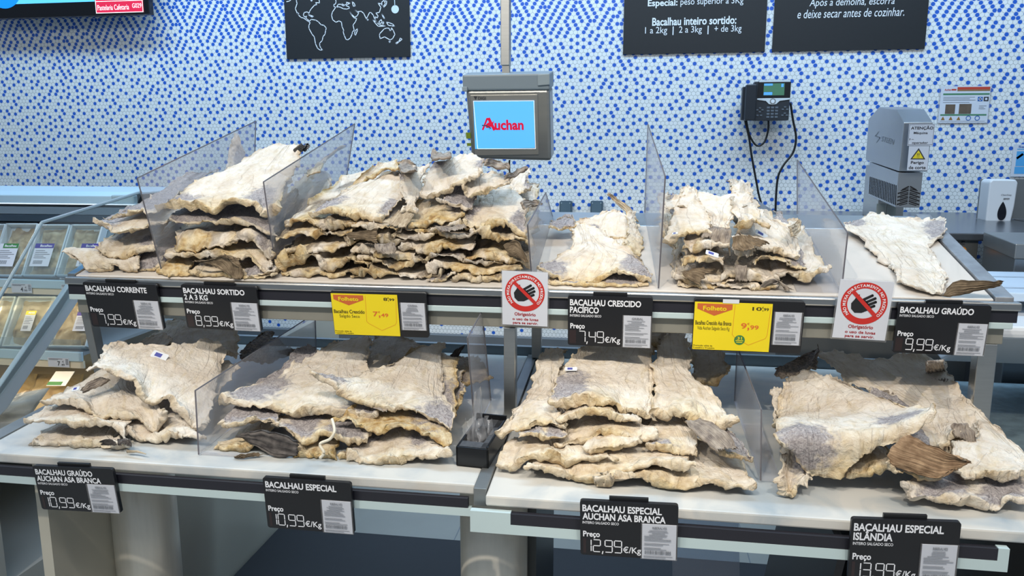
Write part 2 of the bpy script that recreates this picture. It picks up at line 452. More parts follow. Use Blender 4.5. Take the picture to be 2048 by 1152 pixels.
lo = thing('lower_counter', 'lower stone counter with steel pillars and price rails', 'counter', (-0.3, 2.0, 0.0))
f = MB(); slope_slab(f, -1.555, -0.322, 1.55, 2.42, lz, 0.024); mk('marble_slab', f, MARB, lo, bevel=0.004)
f = MB(); slope_slab(f, -0.292, 0.905, 1.515, 2.42, lambda y: lz(y)-0.004, 0.024); mk('marble_slab', f, MARB, lo, bevel=0.004)
f = MB(); slope_slab(f, -1.60, -1.556, 1.54, 2.42, lambda y: lz(y)+0.002, 0.045); mk('side_trim', f, DSTEEL, lo)
f = MB(); slope_slab(f, -0.321, -0.293, 1.53, 2.44, lambda y: lz(y)+0.003, 0.04); mk('steel_divider', f, DSTEEL, lo, bevel=0.001)
f = MB(); f.box(-1.60, 0.905, 2.425, 2.445, 0.90, 0.974); mk('rear_upstand', f, mat('grey_upstand', rgb(120, 132, 140), 0.35, 0.3), lo)
rl = lz(1.55)-0.026
f = MB(); f.box(-1.49, -0.335, 1.535, 1.548, rl-0.022, rl); mk('price_rail', f, RAILB, lo)
f = MB(); f.box(-1.535, -0.328, 1.533, 1.548, rl-0.040, rl-0.022); f.box(-1.535, -0.492-1.0, 1.533, 1.548, rl-0.022, rl+0.001); mk('rail_edge', f, RAILW, lo)
rr_ = lz(1.515)-0.032
f = MB(); f.box(-0.235, 0.715, 1.498, 1.512, rr_-0.026, rr_-0.002); mk('price_rail', f, RAILB, lo)
f = MB(); f.box(-0.322, 0.735, 1.497, 1.512, rr_-0.048, rr_-0.026); f.box(-0.322, -0.235, 1.497, 1.512, rr_-0.026, rr_); f.box(0.715, 0.735, 1.497, 1.512, rr_-0.026, rr_); mk('rail_edge', f, RAILW, lo)
PILL = mat('pillar_steel', (0.80, 0.76, 0.67, 1), 0.36, 0.30, 0.10, 9, stretch=(10, 10, 1))
for (px, Y, r) in ((296, 1.90, 0.088), (988, 1.80, 0.086)):
    c = atY(px, 1100, Y); f = MB(); f.cyl((c[0], Y, 0.0), (0, 0, lz(Y)-0.026), r, 40); o = mk('pillar', f, PILL, lo, smooth=False)
    for p in o.data.polygons: p.use_smooth = len(p.vertices) == 4
f = MB(); f.box(-1.47, -1.44, 1.62, 3.6, 0.0, lz(1.62)-0.06); mk('side_panel', f, mat('grey_side_panel', rgb(190, 186, 172), 0.35, 0.1, 0.05, 4), lo)
f = MB(); f.box(-1.438, -1.4375, 2.14, 2.143, 0.0, 0.8); mk('panel_seam', f, mat('pale_seam', rgb(170, 168, 158), 0.4), lo)
f = MB(); f.box(-0.30, -0.22, 1.83, 2.3, 0.0, 0.80); mk('inner_panel', f, mat('dark_panel', rgb(58, 62, 64), 0.4, 0.5), lo)
f = MB(); f.box(0.86, 0.90, 1.56, 2.4, 0.0, 0.80); mk('side_panel', f, mat('dark_brown_panel', rgb(66, 62, 58), 0.4, 0.4), lo)
f = MB(); f.box(-1.43, 0.855, 1.72, 2.84, 0.002, 0.045); tag(mk('floor_shadow_sheet', f, mat('shadow_dark', rgb(38, 40, 46), 0.7, 0, 0.1, 40)), 'dark sheet standing in for shade on the floor below the lower counter', 'shade sheet')  # dark sheet laid on the floor in place of the counter's shadow


# folded dark panels and a clear offcut stored below the right counter
for i, (x, lean, m_, lab) in enumerate(((0.40, 0.10, 'charcoal_panel', 'left one of the dark panels leaning below the lower counter'), (0.47, 0.10, 'charcoal_panel', 'middle one of the dark panels leaning below the lower counter'), (0.56, 0.12, 'charcoal_panel', 'right one of the dark panels leaning below the lower counter'))):
    f = MB(); f.prism([(x, 1.75, 0.045), (x+lean, 1.75, 0.70), (x+lean, 2.30, 0.70), (x, 2.30, 0.045)], (0.018, 0, 0))
    tag(mk('stored_panel', f, mat(m_, rgb(54, 54, 58), 0.45, 0.3)), lab, 'panel', 'dark panels stored below the counter')
f = MB(); f.prism([(0.16, 1.95, 0.05), (0.34, 1.95, 0.05), (0.31, 2.02, 0.62), (0.13, 2.02, 0.62)], (0, 0.005, 0))
tag(mk('acrylic_offcut', f, clear('blue_acrylic', (0.72, 0.80, 0.90, 1), 0.75, 0.15)), 'loose clear plastic sheet leaning under the lower counter', 'plastic sheet')


# ------------------------------------------------------------------ acrylic dividers
def divider(label, X, zf, pts, group, skew=0.0, foot=None):
    """pts: (Y, height above the shelf) outline in the plane X"""
    q = [(X-0.002-skew*(y-pts[0][0]), y, zf(y)+h) for y, h in pts]
    root = thing('acrylic_divider', label, 'divider', (X, pts[0][0], zf(pts[0][0])), group)
    f = MB(); f.prism(q, (0.004, 0, 0)); mk('panel', f, ACRYL, root)
    e = MB(); n = len(q)
    for i in range(n):
        if i == n-1: continue
        e.tube([np.array(q[i])+(0.002, 0, 0), np.array(q[i+1])+(0.002, 0, 0)], 0.0019, 5)
    mk('polished_edge', e, AEDGE, root)
    if foot:
        f = MB(); f.prism([(X+0.003, foot[0], zf(foot[0])+0.001), (X+foot[2], foot[0], zf(foot[0])+0.001), (X+foot[2], foot[1], zf(foot[1])+0.001), (X+0.003, foot[1], zf(foot[1])+0.001)], (0, 0, 0.004)); mk('foot', f, ACRYL, root)


divider('clear divider with a sloped top, left of the 8,99 pile', -1.267, uz, [(1.915, 0.004), (1.84, 0.286), (2.505, 0.278), (2.45, 0.004)], 'clear dividers on the upper shelf')
divider('clear divider between the 8,99 pile and the 7,49 leaflet pile', -0.952, uz, [(1.95, 0.004), (1.905, 0.258), (2.60, 0.245), (2.45, 0.004)], 'clear dividers on the upper shelf')
divider('small clear divider left of the single fish above the white 7,49 sign', -0.243, uz, [(1.905, 0.004), (1.81, 0.19), (2.20, 0.142), (2.40, 0.004)], 'clear dividers on the upper shelf')
divider('tall narrow-looking clear divider seen edge on, left of the 9,99 leaflet pile', 0.071, uz, [(1.905, 0.004), (1.83, 0.30), (2.42, 0.28), (2.445, 0.004)], 'clear dividers on the upper shelf', skew=0.055)
divider('clear divider with a sloped top, left of the single fish above the 9,99 sign', 0.499, uz, [(1.902, 0.004), (1.885, 0.155), (2.50, 0.152), (2.45, 0.004)], 'clear dividers on the upper shelf', foot=(1.91, 2.3, -0.10))
divider('clear divider left of the lower fish pile above the 10,99 especial sign', -1.002, lz, [(1.60, 0.004), (1.605, 0.16), (2.31, 0.15), (2.305, 0.004)], 'clear dividers on the lower counter', foot=(1.605, 1.62, 0.12))
divider('upright clear divider behind the black box of film bags', -0.372, lz, [(1.80, 0.004), (1.72, 0.275), (1.90, 0.29), (2.02, 0.004)], 'clear dividers on the lower counter')
divider('clear divider between the 12,99 pile and the 13,99 pile', 0.294, lz, [(1.645, 0.004), (1.685, 0.148), (2.10, 0.158), (2.10, 0.004)], 'clear dividers on the lower counter', foot=(1.65, 1.95, 0.045))


# ------------------------------------------------------------------ signs
def card(F, root, u0, v0, u1, v1, head, tilt=True, white=PAPER):
    f = MB(); F.slab(f, u0-0.012, v0-0.005, u1+0.012, v1+0.004, 0.0035, 0.0065); mk('card_pocket', f, SLEEVE, root)
    f = MB(); F.slab(f, u0, v0, u1, v1, 0.0035, 0.0050); mk('label_card', f, white, root)
    g = MB(); rnd = random.Random(head+str(u0))
    U = lambda a: u0+(u1-u0)*a
    V = lambda a: v0+(v1-v0)*a
    F.text(g, head, U(0.30), V(0.05), U(0.72), V(0.12), bold=0.02, d=0.0068)
    for k in range(14):
        v = 0.155+k*0.042
        if k in (8, 11): continue
        w = rnd.uniform(0.55, 0.98) if k not in (0, 1, 2, 4) else rnd.uniform(0.4, 0.75)
        a = 0.06 if k > 3 else 0.5-w/2
        F.rect(g, U(a), V(v), U(min(0.96, a+w*0.9)), V(v+0.012), 0.0066, 0.0002)
    x = 0.08
    while x < 0.84:
        w = rnd.choice((0.008, 0.012, 0.022)); F.rect(g, U(x), V(0.745), U(x+w), V(0.85), 0.0066, 0.0002); x += w+rnd.choice((0.008, 0.012, 0.02))
    F.rect(g, U(0.05), V(0.90), U(0.9), V(0.912), 0.0066, 0.0002); F.rect(g, U(0.05), V(0.94), U(0.7), V(0.95), 0.0066, 0.0002)
    mk('card_print', g, INKG, root)


def signface(tl, tr, bl, Y, dy):
    return Face(atY(*tl, Y), atY(*tr, Y), atY(*bl, Y+dy))


def price_sign(label, tl, tr, bl, Y, dy, lines, price, cu, head, ghost=0):
    F = signface(tl, tr, bl, Y, dy)
    root = thing('price_sign', label, 'price sign', F.p(0.5, 1.0), 'black price signs with white digits')
    f = MB(); F.slab(f, 0, 0, 1, 1, -0.006, 0.003, 0.006); mk('panel', f, SIGNB, root)
    f = MB(); F.rect(f, 0.3, -0.06, 0.7, 0.03, -0.009, 0.006); mk('clip', f, BLACK, root)
    t = MB(); v = 0.07; hgt = 0.125
    for s, u1 in lines:
        F.text(t, s, 0.025, v-(0.03 if any(c in s for c in 'ÚÍÂ') else 0), u1, v+hgt, bold=0.030, d=0.0034); v += 0.148
    F.text(t, 'INTEIRO SALGADO SECO', 0.025, v+0.005, 0.40, v+0.052, bold=0.012, d=0.0034)
    mk('title_lettering', t, INKW, root); t = MB()
    F.text(t, 'Preço', 0.03, 0.55, 0.205, 0.68, bold=0.028, d=0.0034); mk('caption_lettering', t, INKW, root); t = MB()
    F.text(t, '€/Kg', 0.445, 0.80, 0.63, 0.955, bold=0.012, d=0.0034)
    mk('unit_lettering', t, INKW, root)
    d = MB(); u = 0.12 if len(price) == 4 else 0.06
    a, b = price.split(',')
    wd = 0.075; gap = 0.022; top, bot = 0.705, 0.925
    x = 0.135-(wd+gap)*(len(a)-1)
    for ch in a: sevenseg(F, d, ch, x, top, x+wd, bot, 0.0036, 0.0021); x += wd+gap
    F.line(d, [(x+0.004, bot-0.01), (x-0.002, bot+0.035)], 0.0022, 0.0036); x += 0.026
    for ch in b: sevenseg(F, d, ch, x, top, x+wd, bot, 0.0036, 0.0021); x += wd+gap
    mk('digits', d, INKW, root)
    g = MB()
    F.rect(g, 0.02 if len(a) == 1 else 0.03, 0.69, 0.10 if len(a) == 1 else 0.06, 0.96, 0.0031, 0.0002); mk('blank_digit', g, mat('dark_digit_field', rgb(44, 32, 34), 0.4), root)
    card(F, root, cu, 0.36, 0.985, 0.99, head)
    return F


RIB = 'RIBERALVES'
price_sign('black price sign reading bacalhau corrente 7,99', (166, 563), (313, 569), (190, 652), 1.862, 0.024, [('BACALHAU CORRENTE', 0.86)], '7,99', 0.66, RIB)
price_sign('black price sign reading bacalhau sortido 8,99', (362, 568), (513, 574), (378, 655), 1.862, 0.020, [('BACALHAU SORTIDO', 0.84), ('2 A 3 KG', 0.34)], '8,99', 0.65, RIB)
price_sign('black price sign reading bacalhau crescido pacífico 7,49', (1136, 590), (1306, 595), (1136, 689), 1.862, 0.018, [('BACALHAU CRESCIDO', 0.865), ('PACÍFICO', 0.37)], '7,49', 0.665, 'GRIBAL')
price_sign('black price sign reading bacalhau graúdo 9,99', (1797, 605), (1983, 611), (1783, 704), 1.862, 0.014, [('BACALHAU GRAÚDO', 0.82)], '9,99', 0.68, RIB)
price_sign('black price sign reading graúdo auchan asa branca 10,99', (66, 930), (226, 937), (86, 1017), 1.516, 0.012, [('BACALHAU GRAÚDO', 0.74), ('AUCHAN ASA BRANCA', 0.83)], '10,99', 0.655, RIB)
price_sign('black price sign reading bacalhau especial 10,99', (526, 953), (702, 965), (532, 1053), 1.516, 0.012, [('BACALHAU ESPECIAL', 0.835)], '10,99', 0.66, RIB)
price_sign('black price sign reading especial auchan asa branca 12,99', (1160, 999), (1357, 1009), (1160, 1107), 1.478, 0.012, [('BACALHAU ESPECIAL', 0.835), ('AUCHAN ASA BRANCA', 0.875)], '12,99', 0.64, RIB)
price_sign('black price sign reading bacalhau especial islândia 13,99', (1703, 1035), (1922, 1043), (1694, 1158), 1.478, 0.012, [('BACALHAU ESPECIAL', 0.85), ('ISLÂNDIA', 0.39)], '13,99', 0.665, RIB)


def leaflet_sign(label, tl, tr, bl, Y, dy, uw, name, sub, old, new, small, stamp, tape):
    F = signface(tl, tr, bl, Y, dy)
    root = thing('promotion_sign', label, 'price sign', F.p(0.5, 1.0), 'yellow leaflet price signs')
    f = MB(); F.slab(f, 0, 0, 1, 1, -0.006, 0.003, 0.006); mk('panel', f, SIGNB, root)
    f = MB(); F.slab(f, 0.005, 0.05, uw, 0.985, 0.0032, 0.0044); mk('yellow_sheet', f, YEL, root)
    U = lambda a: 0.005+(uw-0.005)*a
    V = lambda a: 0.05+0.935*a
    d = 0.0048
    f = MB(); F.poly(f, [(U(.035), V(.03)), (U(.49), V(.03)), (U(.49), V(.14)), (U(.26), V(.28)), (U(.035), V(.14))], 0.0045, 0.0002); mk('orange_flag', f, ORANGE, root)
    f = MB(); F.text(f, 'Folheto', U(.11), V(.075), U(.415), V(.17), bold=0.025, d=0.0052); mk('flag_lettering', f, YEL, root)
    f = MB(); F.line(f, [(U(.52), V(.04)), (U(.51), V(.66)), (U(.54), V(.71)), (U(.73), V(.87)), (U(.94), V(.72)), (U(.96), V(.66)), (U(.98), V(.06))], 0.0007, d); mk('price_outline', f, ORINK, root)
    f = MB(); F.text(f, name, U(.02), V(.385), U(.49), V(.475), bold=0.018, d=d); F.text(f, sub, U(.05 if len(sub) > 15 else .10), V(.505), U(.47 if len(sub) > 15 else .41), V(.60), d=d)
    F.text(f, small[0], U(.01), V(.90), U(.26), V(.94), bold=0.01, d=d); F.text(f, small[1], U(.01), V(.945), U(.29), V(.98), bold=0.01, d=d)
    i, c = old.split(',')
    x1 = .865 if len(i) > 1 else .85
    F.text(f, i, U(x1-.06*len(i)), V(.07), U(x1), V(.145), bold=0.02, d=d); F.text(f, ',', U(x1+.01), V(.13), U(x1+.022), V(.16), bold=0.02, d=d); F.text(f, '€', U(x1+.002), V(.06), U(x1+.024), V(.10), d=d)
    F.text(f, c, U(x1+.026), V(.085), U(.955), V(.145), bold=0.02, d=d); mk('dark_lettering', f, mat('olive_print', rgb(66, 58, 20), 0.5), root)
    f = MB(); i, c = new.split(',')
    F.text(f, i, U(.615), V(.41), U(.69), V(.53), bold=0.02, d=d); F.text(f, ',', U(.70), V(.50), U(.725), V(.57), bold=0.025, d=d); F.text(f, '€', U(.695), V(.40), U(.725), V(.445), d=d)
    F.text(f, c, U(.735), V(.45), U(.845), V(.54), bold=0.02, d=d); mk('price_lettering', f, ORINK, root)
    if stamp:
        f = MB(); F.disc(f, U(.61), V(.77), 0.0125, d); mk('round_stamp', f, GREENP, root)
        f = MB(); F.text(f, '31', U(.58), V(.70), U(.64), V(.76), bold=0.02, d=0.0052); F.rect(f, U(.56), V(.775), U(.66), V(.79), 0.005, 0.0002); F.rect(f, U(.57), V(.81), U(.65), V(.825), 0.005, 0.0002); mk('stamp_print', f, YEL, root)
    if tape:
        f = MB(); F.slab(f, U(.36), V(-.07), U(.57), V(.01), 0.0046, 0.0054); mk('tape', f, WHITE, root)
    card(F, root, uw+0.03, 0.20 if stamp else 0.22, 0.975, 0.83, 'GRIBAL' if not stamp else RIB)


leaflet_sign('yellow leaflet price sign reading 7,49', (661, 581), (853, 586), (671, 668), 1.862, 0.020, 0.70, 'Bacalhau Crescido', 'Salgdo Seco', '8,99', '7,49', ('Promoção válida de', '9 outubro a 14 outubro'), False, False)
leaflet_sign('yellow leaflet price sign reading 9,99', (1389, 597), (1611, 604), (1385, 698), 1.862, 0.017, 0.71, 'Bacalhau Crescido Asa Branca', 'Vida Auchan Salgado Seco Kg', '10,99', '9,99', ('Promoção válida de', '9 outubro a 14 outubro'), True, True)


def prohibition(label, tl, tr, bl, Y, dy):
    F = signface(tl, tr, bl, Y, dy); d = 0.0024
    root = thing('notice_sheet', label, 'notice', F.p(0.5, 1.0), 'white do-not-touch notices on the upper rail')
    f = MB(); F.slab(f, -0.03, -0.02, 1.03, 1.03, -0.0005, 0.0005); mk('sleeve', f, SLEEVE, root)
    f = MB(); F.slab(f, 0, 0, 1, 1, 0.0008, 0.0018); mk('sheet', f, PAPER, root)
    cu, cv, R = 0.5, 0.385, 0.435*F.W
    f = MB(); F.disc(f, cu, cv, R, d, R*0.72, 56); mk('red_ring', f, INKR, root)
    s = 'NÃO MEXA DIRECTAMENTE NO PRODUTO'; t = MB(); a0, a1 = 222.0, -42.0; rm = R*0.79
    wid = [0.30 if ch == ' ' else (0.34 if ch == 'I' else (0.86 if ch == 'M' else 0.66)) for ch in s]; tot = sum(wid); acc = 0
    for ch, w in zip(s, wid):
        a = math.radians(a0+(a1-a0)*(acc+w/2)/tot); acc += w
        if ch == ' ': continue
        vs, fs = txt(ch, 0.02); sz = R*0.185
        cx = (vs[:, 0].min()+vs[:, 0].max())/2; P = []
        er = np.array((math.cos(a), math.sin(a))); et = np.array((math.sin(a), -math.cos(a)))
        for x, y in vs:
            q = er*(rm+y*sz)+et*((x-cx)*sz)
            P.append(F.o+F.ux*(cu*F.W+q[0])+F.uv*(cv*F.H-q[1])+F.n*(d+0.0004))
        t.add(P, fs)
    mk('ring_lettering', t, INKW, root)
    hw = R/F.W; hh = R/F.H
    P = lambda x, y: (cu+x*hw, cv+y*hh)
    h = MB()
    palm = [(-.52, .28), (-.55, .02), (-.42, -.18), (-.33, -.40), (-.24, -.42), (-.22, -.30), (-.12, -.22), (.10, -.12), (.26, .10), (.20, .32), (-.05, .45), (-.35, .46)]
    F.poly(h, [P(*q) for q in palm], d, 0.0002)
    for (x0, y0, x1, y1) in ((-.08, -.16, .30, -.40), (.04, -.04, .44, -.27), (.14, .08, .48, -.10), (.18, .22, .44, .09)):
        F.line(h, [P(x0, y0), P(x1, y1)], R*0.12, d+0.0002); F.disc(h, *P(x1, y1), R*0.06, d+0.0002, 0, 12)
    mk('hand_symbol', h, mat('black_print', rgb(30, 30, 34), 0.5), root)
    b = MB(); F.line(b, [P(-.53, -.53), P(.53, .53)], R*0.17, d+0.0006); mk('red_slash', b, INKR, root)
    t = MB()
    F.text(t, 'Obrigatório', 0.27, 0.755, 0.74, 0.835, bold=0.022, d=d); F.text(t, 'o uso de luvas', 0.225, 0.855, 0.80, 0.905, bold=0.022, d=d); F.text(t, 'para se servir.', 0.235, 0.93, 0.79, 0.99, bold=0.022, d=d)
    mk('red_lettering', t, mat('crimson_print', rgb(166, 40, 44), 0.5), root)


prohibition('white do-not-touch notice left of the black 7,49 sign', (1004, 541), (1096, 545), (1006, 648), 1.852, 0.024)
prohibition('white do-not-touch notice left of the black 9,99 sign', (1681, 558), (1789, 564), (1664, 674), 1.852, 0.018)


# ------------------------------------------------------------------ things on the wall
def pxf(x0, y0, x1, y1, Y):
    """upright face on the plane Y spanning the pixel corners"""
    a = atY(x0, y0, Y); b = atY(x1, y0, Y); c = atY(x0, y1, Y)
    return Face((a[0], Y, a[2]), (b[0], Y, a[2]), (a[0], Y, c[2]))


BOARD = mat('chalk_black_board', rgb(26, 29, 33), 0.5, 0, 0.15, 40)
F = pxf(568, 0, 818, 118, 4.485)
root = thing('map_board', 'black wall board with a white world map outline', 'wall board', F.p(0.5, 1))
f = MB(); F.slab(f, 0, -2.2, 1, 1, -0.012, 0); mk('board', f, BOARD, root)
MAPX = lambda X, Y_: ((560+X/7.877-568)/250.0, (Y_/7.877)/118.0)
CONT = [
 [(265, -40), (262, 20), (272, 60), (240, 140), (268, 215), (285, 240), (325, 280), (365, 290), (405, 320), (440, 345), (468, 365), (445, 410), (445, 455), (490, 545), (525, 590), (540, 700), (570, 770), (610, 800), (648, 798), (625, 770), (607, 735), (607, 690), (650, 650), (665, 590), (700, 550), (712, 490), (722, 455), (690, 415), (640, 400), (600, 355), (560, 328), (490, 315), (455, 340), (425, 310), (402, 295), (418, 262), (385, 275), (363, 245), (380, 205), (430, 195), (455, 222), (470, 185), (495, 150), (550, 95), (585, 88), (570, 55), (632, 62), (625, 0), (610, -40)],
 [(485, -5), (505, 35), (525, -5)], [(105, 28), (150, 20), (180, -5)],
 [(440, 240), (480, 250), (525, 268), (505, 280), (475, 262), (440, 240)], [(275, 205), (290, 215), (285, 240), (270, 225), (275, 205)],
 [(880, -20), (895, 50), (885, 85), (858, 95), (858, 125), (895, 140), (930, 92), (975, 95), (1015, 130), (985, 80), (1025, 115), (1035, 100), (1060, 100), (1060, 65), (1115, 82), (1070, 100), (1050, 120), (1095, 135), (1100, 160), (1060, 170), (1010, 165), (960, 140), (930, 130), (885, 140), (830, 210), (815, 260), (830, 330), (880, 370), (930, 350), (968, 370), (975, 440), (1000, 500), (990, 520), (1005, 580), (1030, 640), (1060, 648), (1100, 620), (1130, 560), (1135, 530), (1165, 500), (1150, 420), (1190, 370), (1212, 320), (1170, 310), (1130, 260), (1100, 200)],
 [(1100, 200), (1130, 250), (1180, 300), (1220, 280), (1245, 235), (1205, 205), (1185, 185), (1225, 215), (1285, 210), (1325, 245), (1362, 330), (1385, 290), (1415, 235), (1440, 235), (1475, 280), (1490, 330), (1530, 400), (1500, 340), (1505, 300), (1535, 320), (1548, 290), (1515, 245), (1570, 235), (1595, 160), (1555, 95), (1600, 105), (1615, 135), (1610, 80), (1640, 60), (1620, -20)],
 [(1150, 60), (1165, 130), (1195, 125), (1180, 85), (1150, 60)], [(1215, 480), (1218, 500), (1185, 580), (1168, 560), (1180, 510), (1215, 480)],
 [(1375, 330), (1395, 345), (1380, 355), (1375, 330)], [(1465, 350), (1500, 400), (1545, 450), (1665, 450), (1570, 430), (1510, 380), (1465, 350)],
 [(1555, 385), (1595, 345), (1605, 380), (1580, 415), (1555, 385)], [(1610, 385), (1632, 385), (1630, 415), (1612, 415), (1610, 385)], [(1605, 260), (1640, 310), (1650, 340), (1625, 310), (1605, 260)],
 [(1675, 390), (1720, 400), (1770, 420), (1800, 455), (1750, 445), (1705, 440), (1675, 390)],
 [(1640, 10), (1655, 60), (1690, 70), (1680, 120), (1640, 160), (1635, 140), (1665, 110), (1640, 10)],
 [(1565, 565), (1640, 490), (1680, 480), (1715, 485), (1725, 520), (1745, 515), (1752, 475), (1780, 525), (1803, 580), (1765, 645), (1725, 665), (1640, 615), (1570, 642), (1560, 590), (1565, 565)],
 [(1705, 685), (1730, 685), (1718, 705), (1705, 685)], [(1885, 640), (1912, 660), (1860, 700), (1825, 728), (1812, 715), (1860, 690), (1885, 640)],
]
f = MB()
for pl_ in CONT:
    f = MB(); F.line(f, [MAPX(*q) for q in pl_], 0.0045, 0.0008); mk('coastline', f, INKW, root)
f = MB(); F.disc(f, *MAPX(1815, 195), 0.0225, 0.0008); F.line(f, [MAPX(1808, -60), MAPX(1812, 135)], 0.004, 0.0008); mk('map_pointer', f, mat('pale_dot', rgb(214, 226, 232), 0.5), root)

F = pxf(1248.5, 0, 1535, 108.5, 4.485)
root = thing('information_board', 'black wall board listing bacalhau inteiro sortido weights', 'wall board', F.p(0.5, 1))
f = MB(); F.slab(f, 0, -2.0, 1, 1, -0.012, 0); mk('board', f, BOARD, root)
t = MB()
U = lambda x: (x-1248.5)/286.5
V = lambda y: y/108.5
F.text(t, 'Especial:', U(1297), V(1), U(1357), V(18), bold=0.022); F.text(t, 'peso superior a 3Kg', U(1363), V(0), U(1488), V(17)); mk('lettering', t, INKW, root); t = MB()
F.text(t, 'Bacalhau inteiro sortido:', U(1307), V(37), U(1476), V(53), bold=0.022); mk('lettering', t, INKW, root); t = MB()
for s, a, b in (('1 a 2kg', 1293, 1338), ('2 a 3kg', 1362, 1408), ('+ de 3kg', 1433, 1487)): F.text(t, s, U(a), V(55), U(b), V(72))
F.rect(t, U(1349), V(55), U(1351), V(72), 0.0006, 0.0002); F.rect(t, U(1419.5), V(55), U(1421.5), V(72), 0.0006, 0.0002)
mk('lettering', t, INKW, root)
F = pxf(1550, 0, 1858, 103, 4.485)
root = thing('information_board', 'black wall board about draining before cooking', 'wall board', F.p(0.5, 1))
f = MB(); F.slab(f, 0, -2.2, 1, 1, -0.012, 0); mk('board', f, BOARD, root)
t = MB()
U = lambda x: (x-1550)/308.0
V = lambda y: y/103.0
F.text(t, 'Após a demolha, escorra', U(1621), V(0), U(1791), V(19), shear=0.18); mk('lettering', t, INKW, root); t = MB()
F.text(t, 'e deixe secar antes de cozinhar.', U(1598), V(21), U(1812), V(38), shear=0.18)
mk('lettering', t, INKW, root)

# television
F = pxf(-60, 0, 300, 40, 4.34)
root = thing('television', 'wall television showing queue numbers at top left', 'television', F.p(0.5, 1))
f = MB(); F.slab(f, 0, -9, 0.992, 0.97, -0.045, 0.0); mk('casing', f, mat('gloss_black', rgb(12, 13, 18), 0.2), root, bevel=0.004)
f = MB(); F.rect(f, 0.03, -8.7, 0.70, 0.28, 0.001, 0.001); mk('screen', f, mat('screen_blue', (0.1, 0.4, 0.8, 1), 0.3, emit=rgb(86, 186, 245), estr=0.9), root)
f = MB(); F.disc(f, 0.20, -0.55, 0.12, 0.0025); mk('screen_globe', f, mat('globe_blue', (0, 0.2, 0.6, 1), 0.3, emit=rgb(22, 120, 216), estr=0.9), root)
f = MB(); F.rect(f, 0.705, -8.7, 0.962, 0.86, 0.0012, 0.001); mk('red_panel', f, mat('screen_red', (0.5, 0.02, 0.06, 1), 0.3, emit=rgb(196, 24, 56), estr=0.8), root)
SCW = mat('screen_white', (0.8, 0.8, 0.8, 1), 0.3, emit=(1, 1, 1, 1), estr=0.85)
t = MB(); F.text(t, 'Pastelaria Cafetaria', 0.714, 0.46, 0.885, 0.72); F.text(t, 'G029', 0.903, 0.43, 0.953, 0.65); F.text(t, 'Padaria', 0.712, -0.12, 0.79, 0.12); F.text(t, 'F017', 0.90, -0.10, 0.95, 0.14)
for v in (0.28, 0.84): F.rect(t, 0.705, v, 0.962, v+0.03, 0.0026, 0.0002)
F.rect(t, 0.705, -8.7, 0.708, 0.86, 0.0026, 0.0002); F.rect(t, 0.959, -8.7, 0.962, 0.86, 0.0026, 0.0002)
for v in t.v[:0]: pass
o = mk('screen_lettering', t, SCW, root)
for v in o.data.vertices: v.co.y -= 0.0022

# wall telephone
Y = 4.37
root = thing('desk_phone', 'black office telephone mounted on the tiled wall', 'telephone', atY(1535, 243, 4.45))
F = pxf(1509, 163, 1582, 241, Y)
f = MB(); F.slab(f, 0.0, 0.0, 1, 1, -0.05, 0.0, 0.006); F.slab(f, -0.30, 0.12, 0.0, 0.98, -0.07, -0.02, 0.006); F.slab(f, 0.2, 0.2, 0.8, 0.8, -0.128, -0.045); mk('body', f, mat('phone_charcoal', rgb(42, 47, 54), 0.4), root, bevel=0.003)
f = MB(); F.slab(f, 0.13, -0.03, 0.98, 0.02, -0.03, 0.004); mk('silver_bar', f, mat('phone_silver', rgb(214, 220, 224), 0.3, 0.0), root)
f = MB(); F.slab(f, 0.11, 0.02, 1.0, 0.42, 0.0, 0.004); mk('display_frame', f, BLACK, root)
f = MB(); F.rect(f, 0.26, 0.055, 0.83, 0.36, 0.0042, 0.0006); mk('display', f, mat('phone_display', (0.05, 0.12, 0.08, 1), 0.2, emit=rgb(56, 96, 74), estr=0.8), root)
f = MB(); F.rect(f, 0.27, 0.06, 0.50, 0.11, 0.0049, 0.0003); F.rect(f, 0.27, 0.28, 0.50, 0.35, 0.0049, 0.0003); F.rect(f, 0.74, 0.07, 0.80, 0.15, 0.0049, 0.0003); mk('display_menu', f, mat('phone_menu', (0.1, 0.3, 0.8, 1), 0.2, emit=rgb(60, 130, 235), estr=0.9), root)
f = MB(); F.poly(f, [(0.10, 0.43), (1.0, 0.43), (0.98, 0.47), (0.72, 0.50), (0.63, 0.58), (0.53, 0.60), (0.43, 0.58), (0.34, 0.50), (0.10, 0.47)], 0.0005, 0.003); mk('silver_wing', f, MATS['phone_silver'], root)
f = MB(); F.disc(f, 0.53, 0.51, 0.015, 0.005, 0.011); mk('navigation_ring', f, DSTEEL, root)
f = MB(); F.disc(f, 0.53, 0.51, 0.010, 0.0052); mk('select_key', f, WHITE, root)
f = MB()
for r in range(4):
    for c in range(3): F.slab(f, 0.38+c*0.115, 0.645+r*0.08, 0.46+c*0.115, 0.695+r*0.08, 0.0, 0.003)
for (a, b) in ((.16, .66), (.09, .71), (.23, .71), (.16, .76), (.85, .64), (.79, .70), (.91, .70), (.85, .80), (.79, .85), (.91, .85), (.1, .85), (.2, .85)): F.slab(f, a, b, a+0.06, b+0.035, 0.0, 0.003)
mk('keypad', f, mat('key_grey', rgb(96, 104, 114), 0.4), root)
f = MB(); F.slab(f, -0.24, 0.08, 0.06, 1.0, -0.02, 0.028, 0.008); mk('handset', f, mat('handset_charcoal', rgb(36, 41, 48), 0.35), root, bevel=0.005)


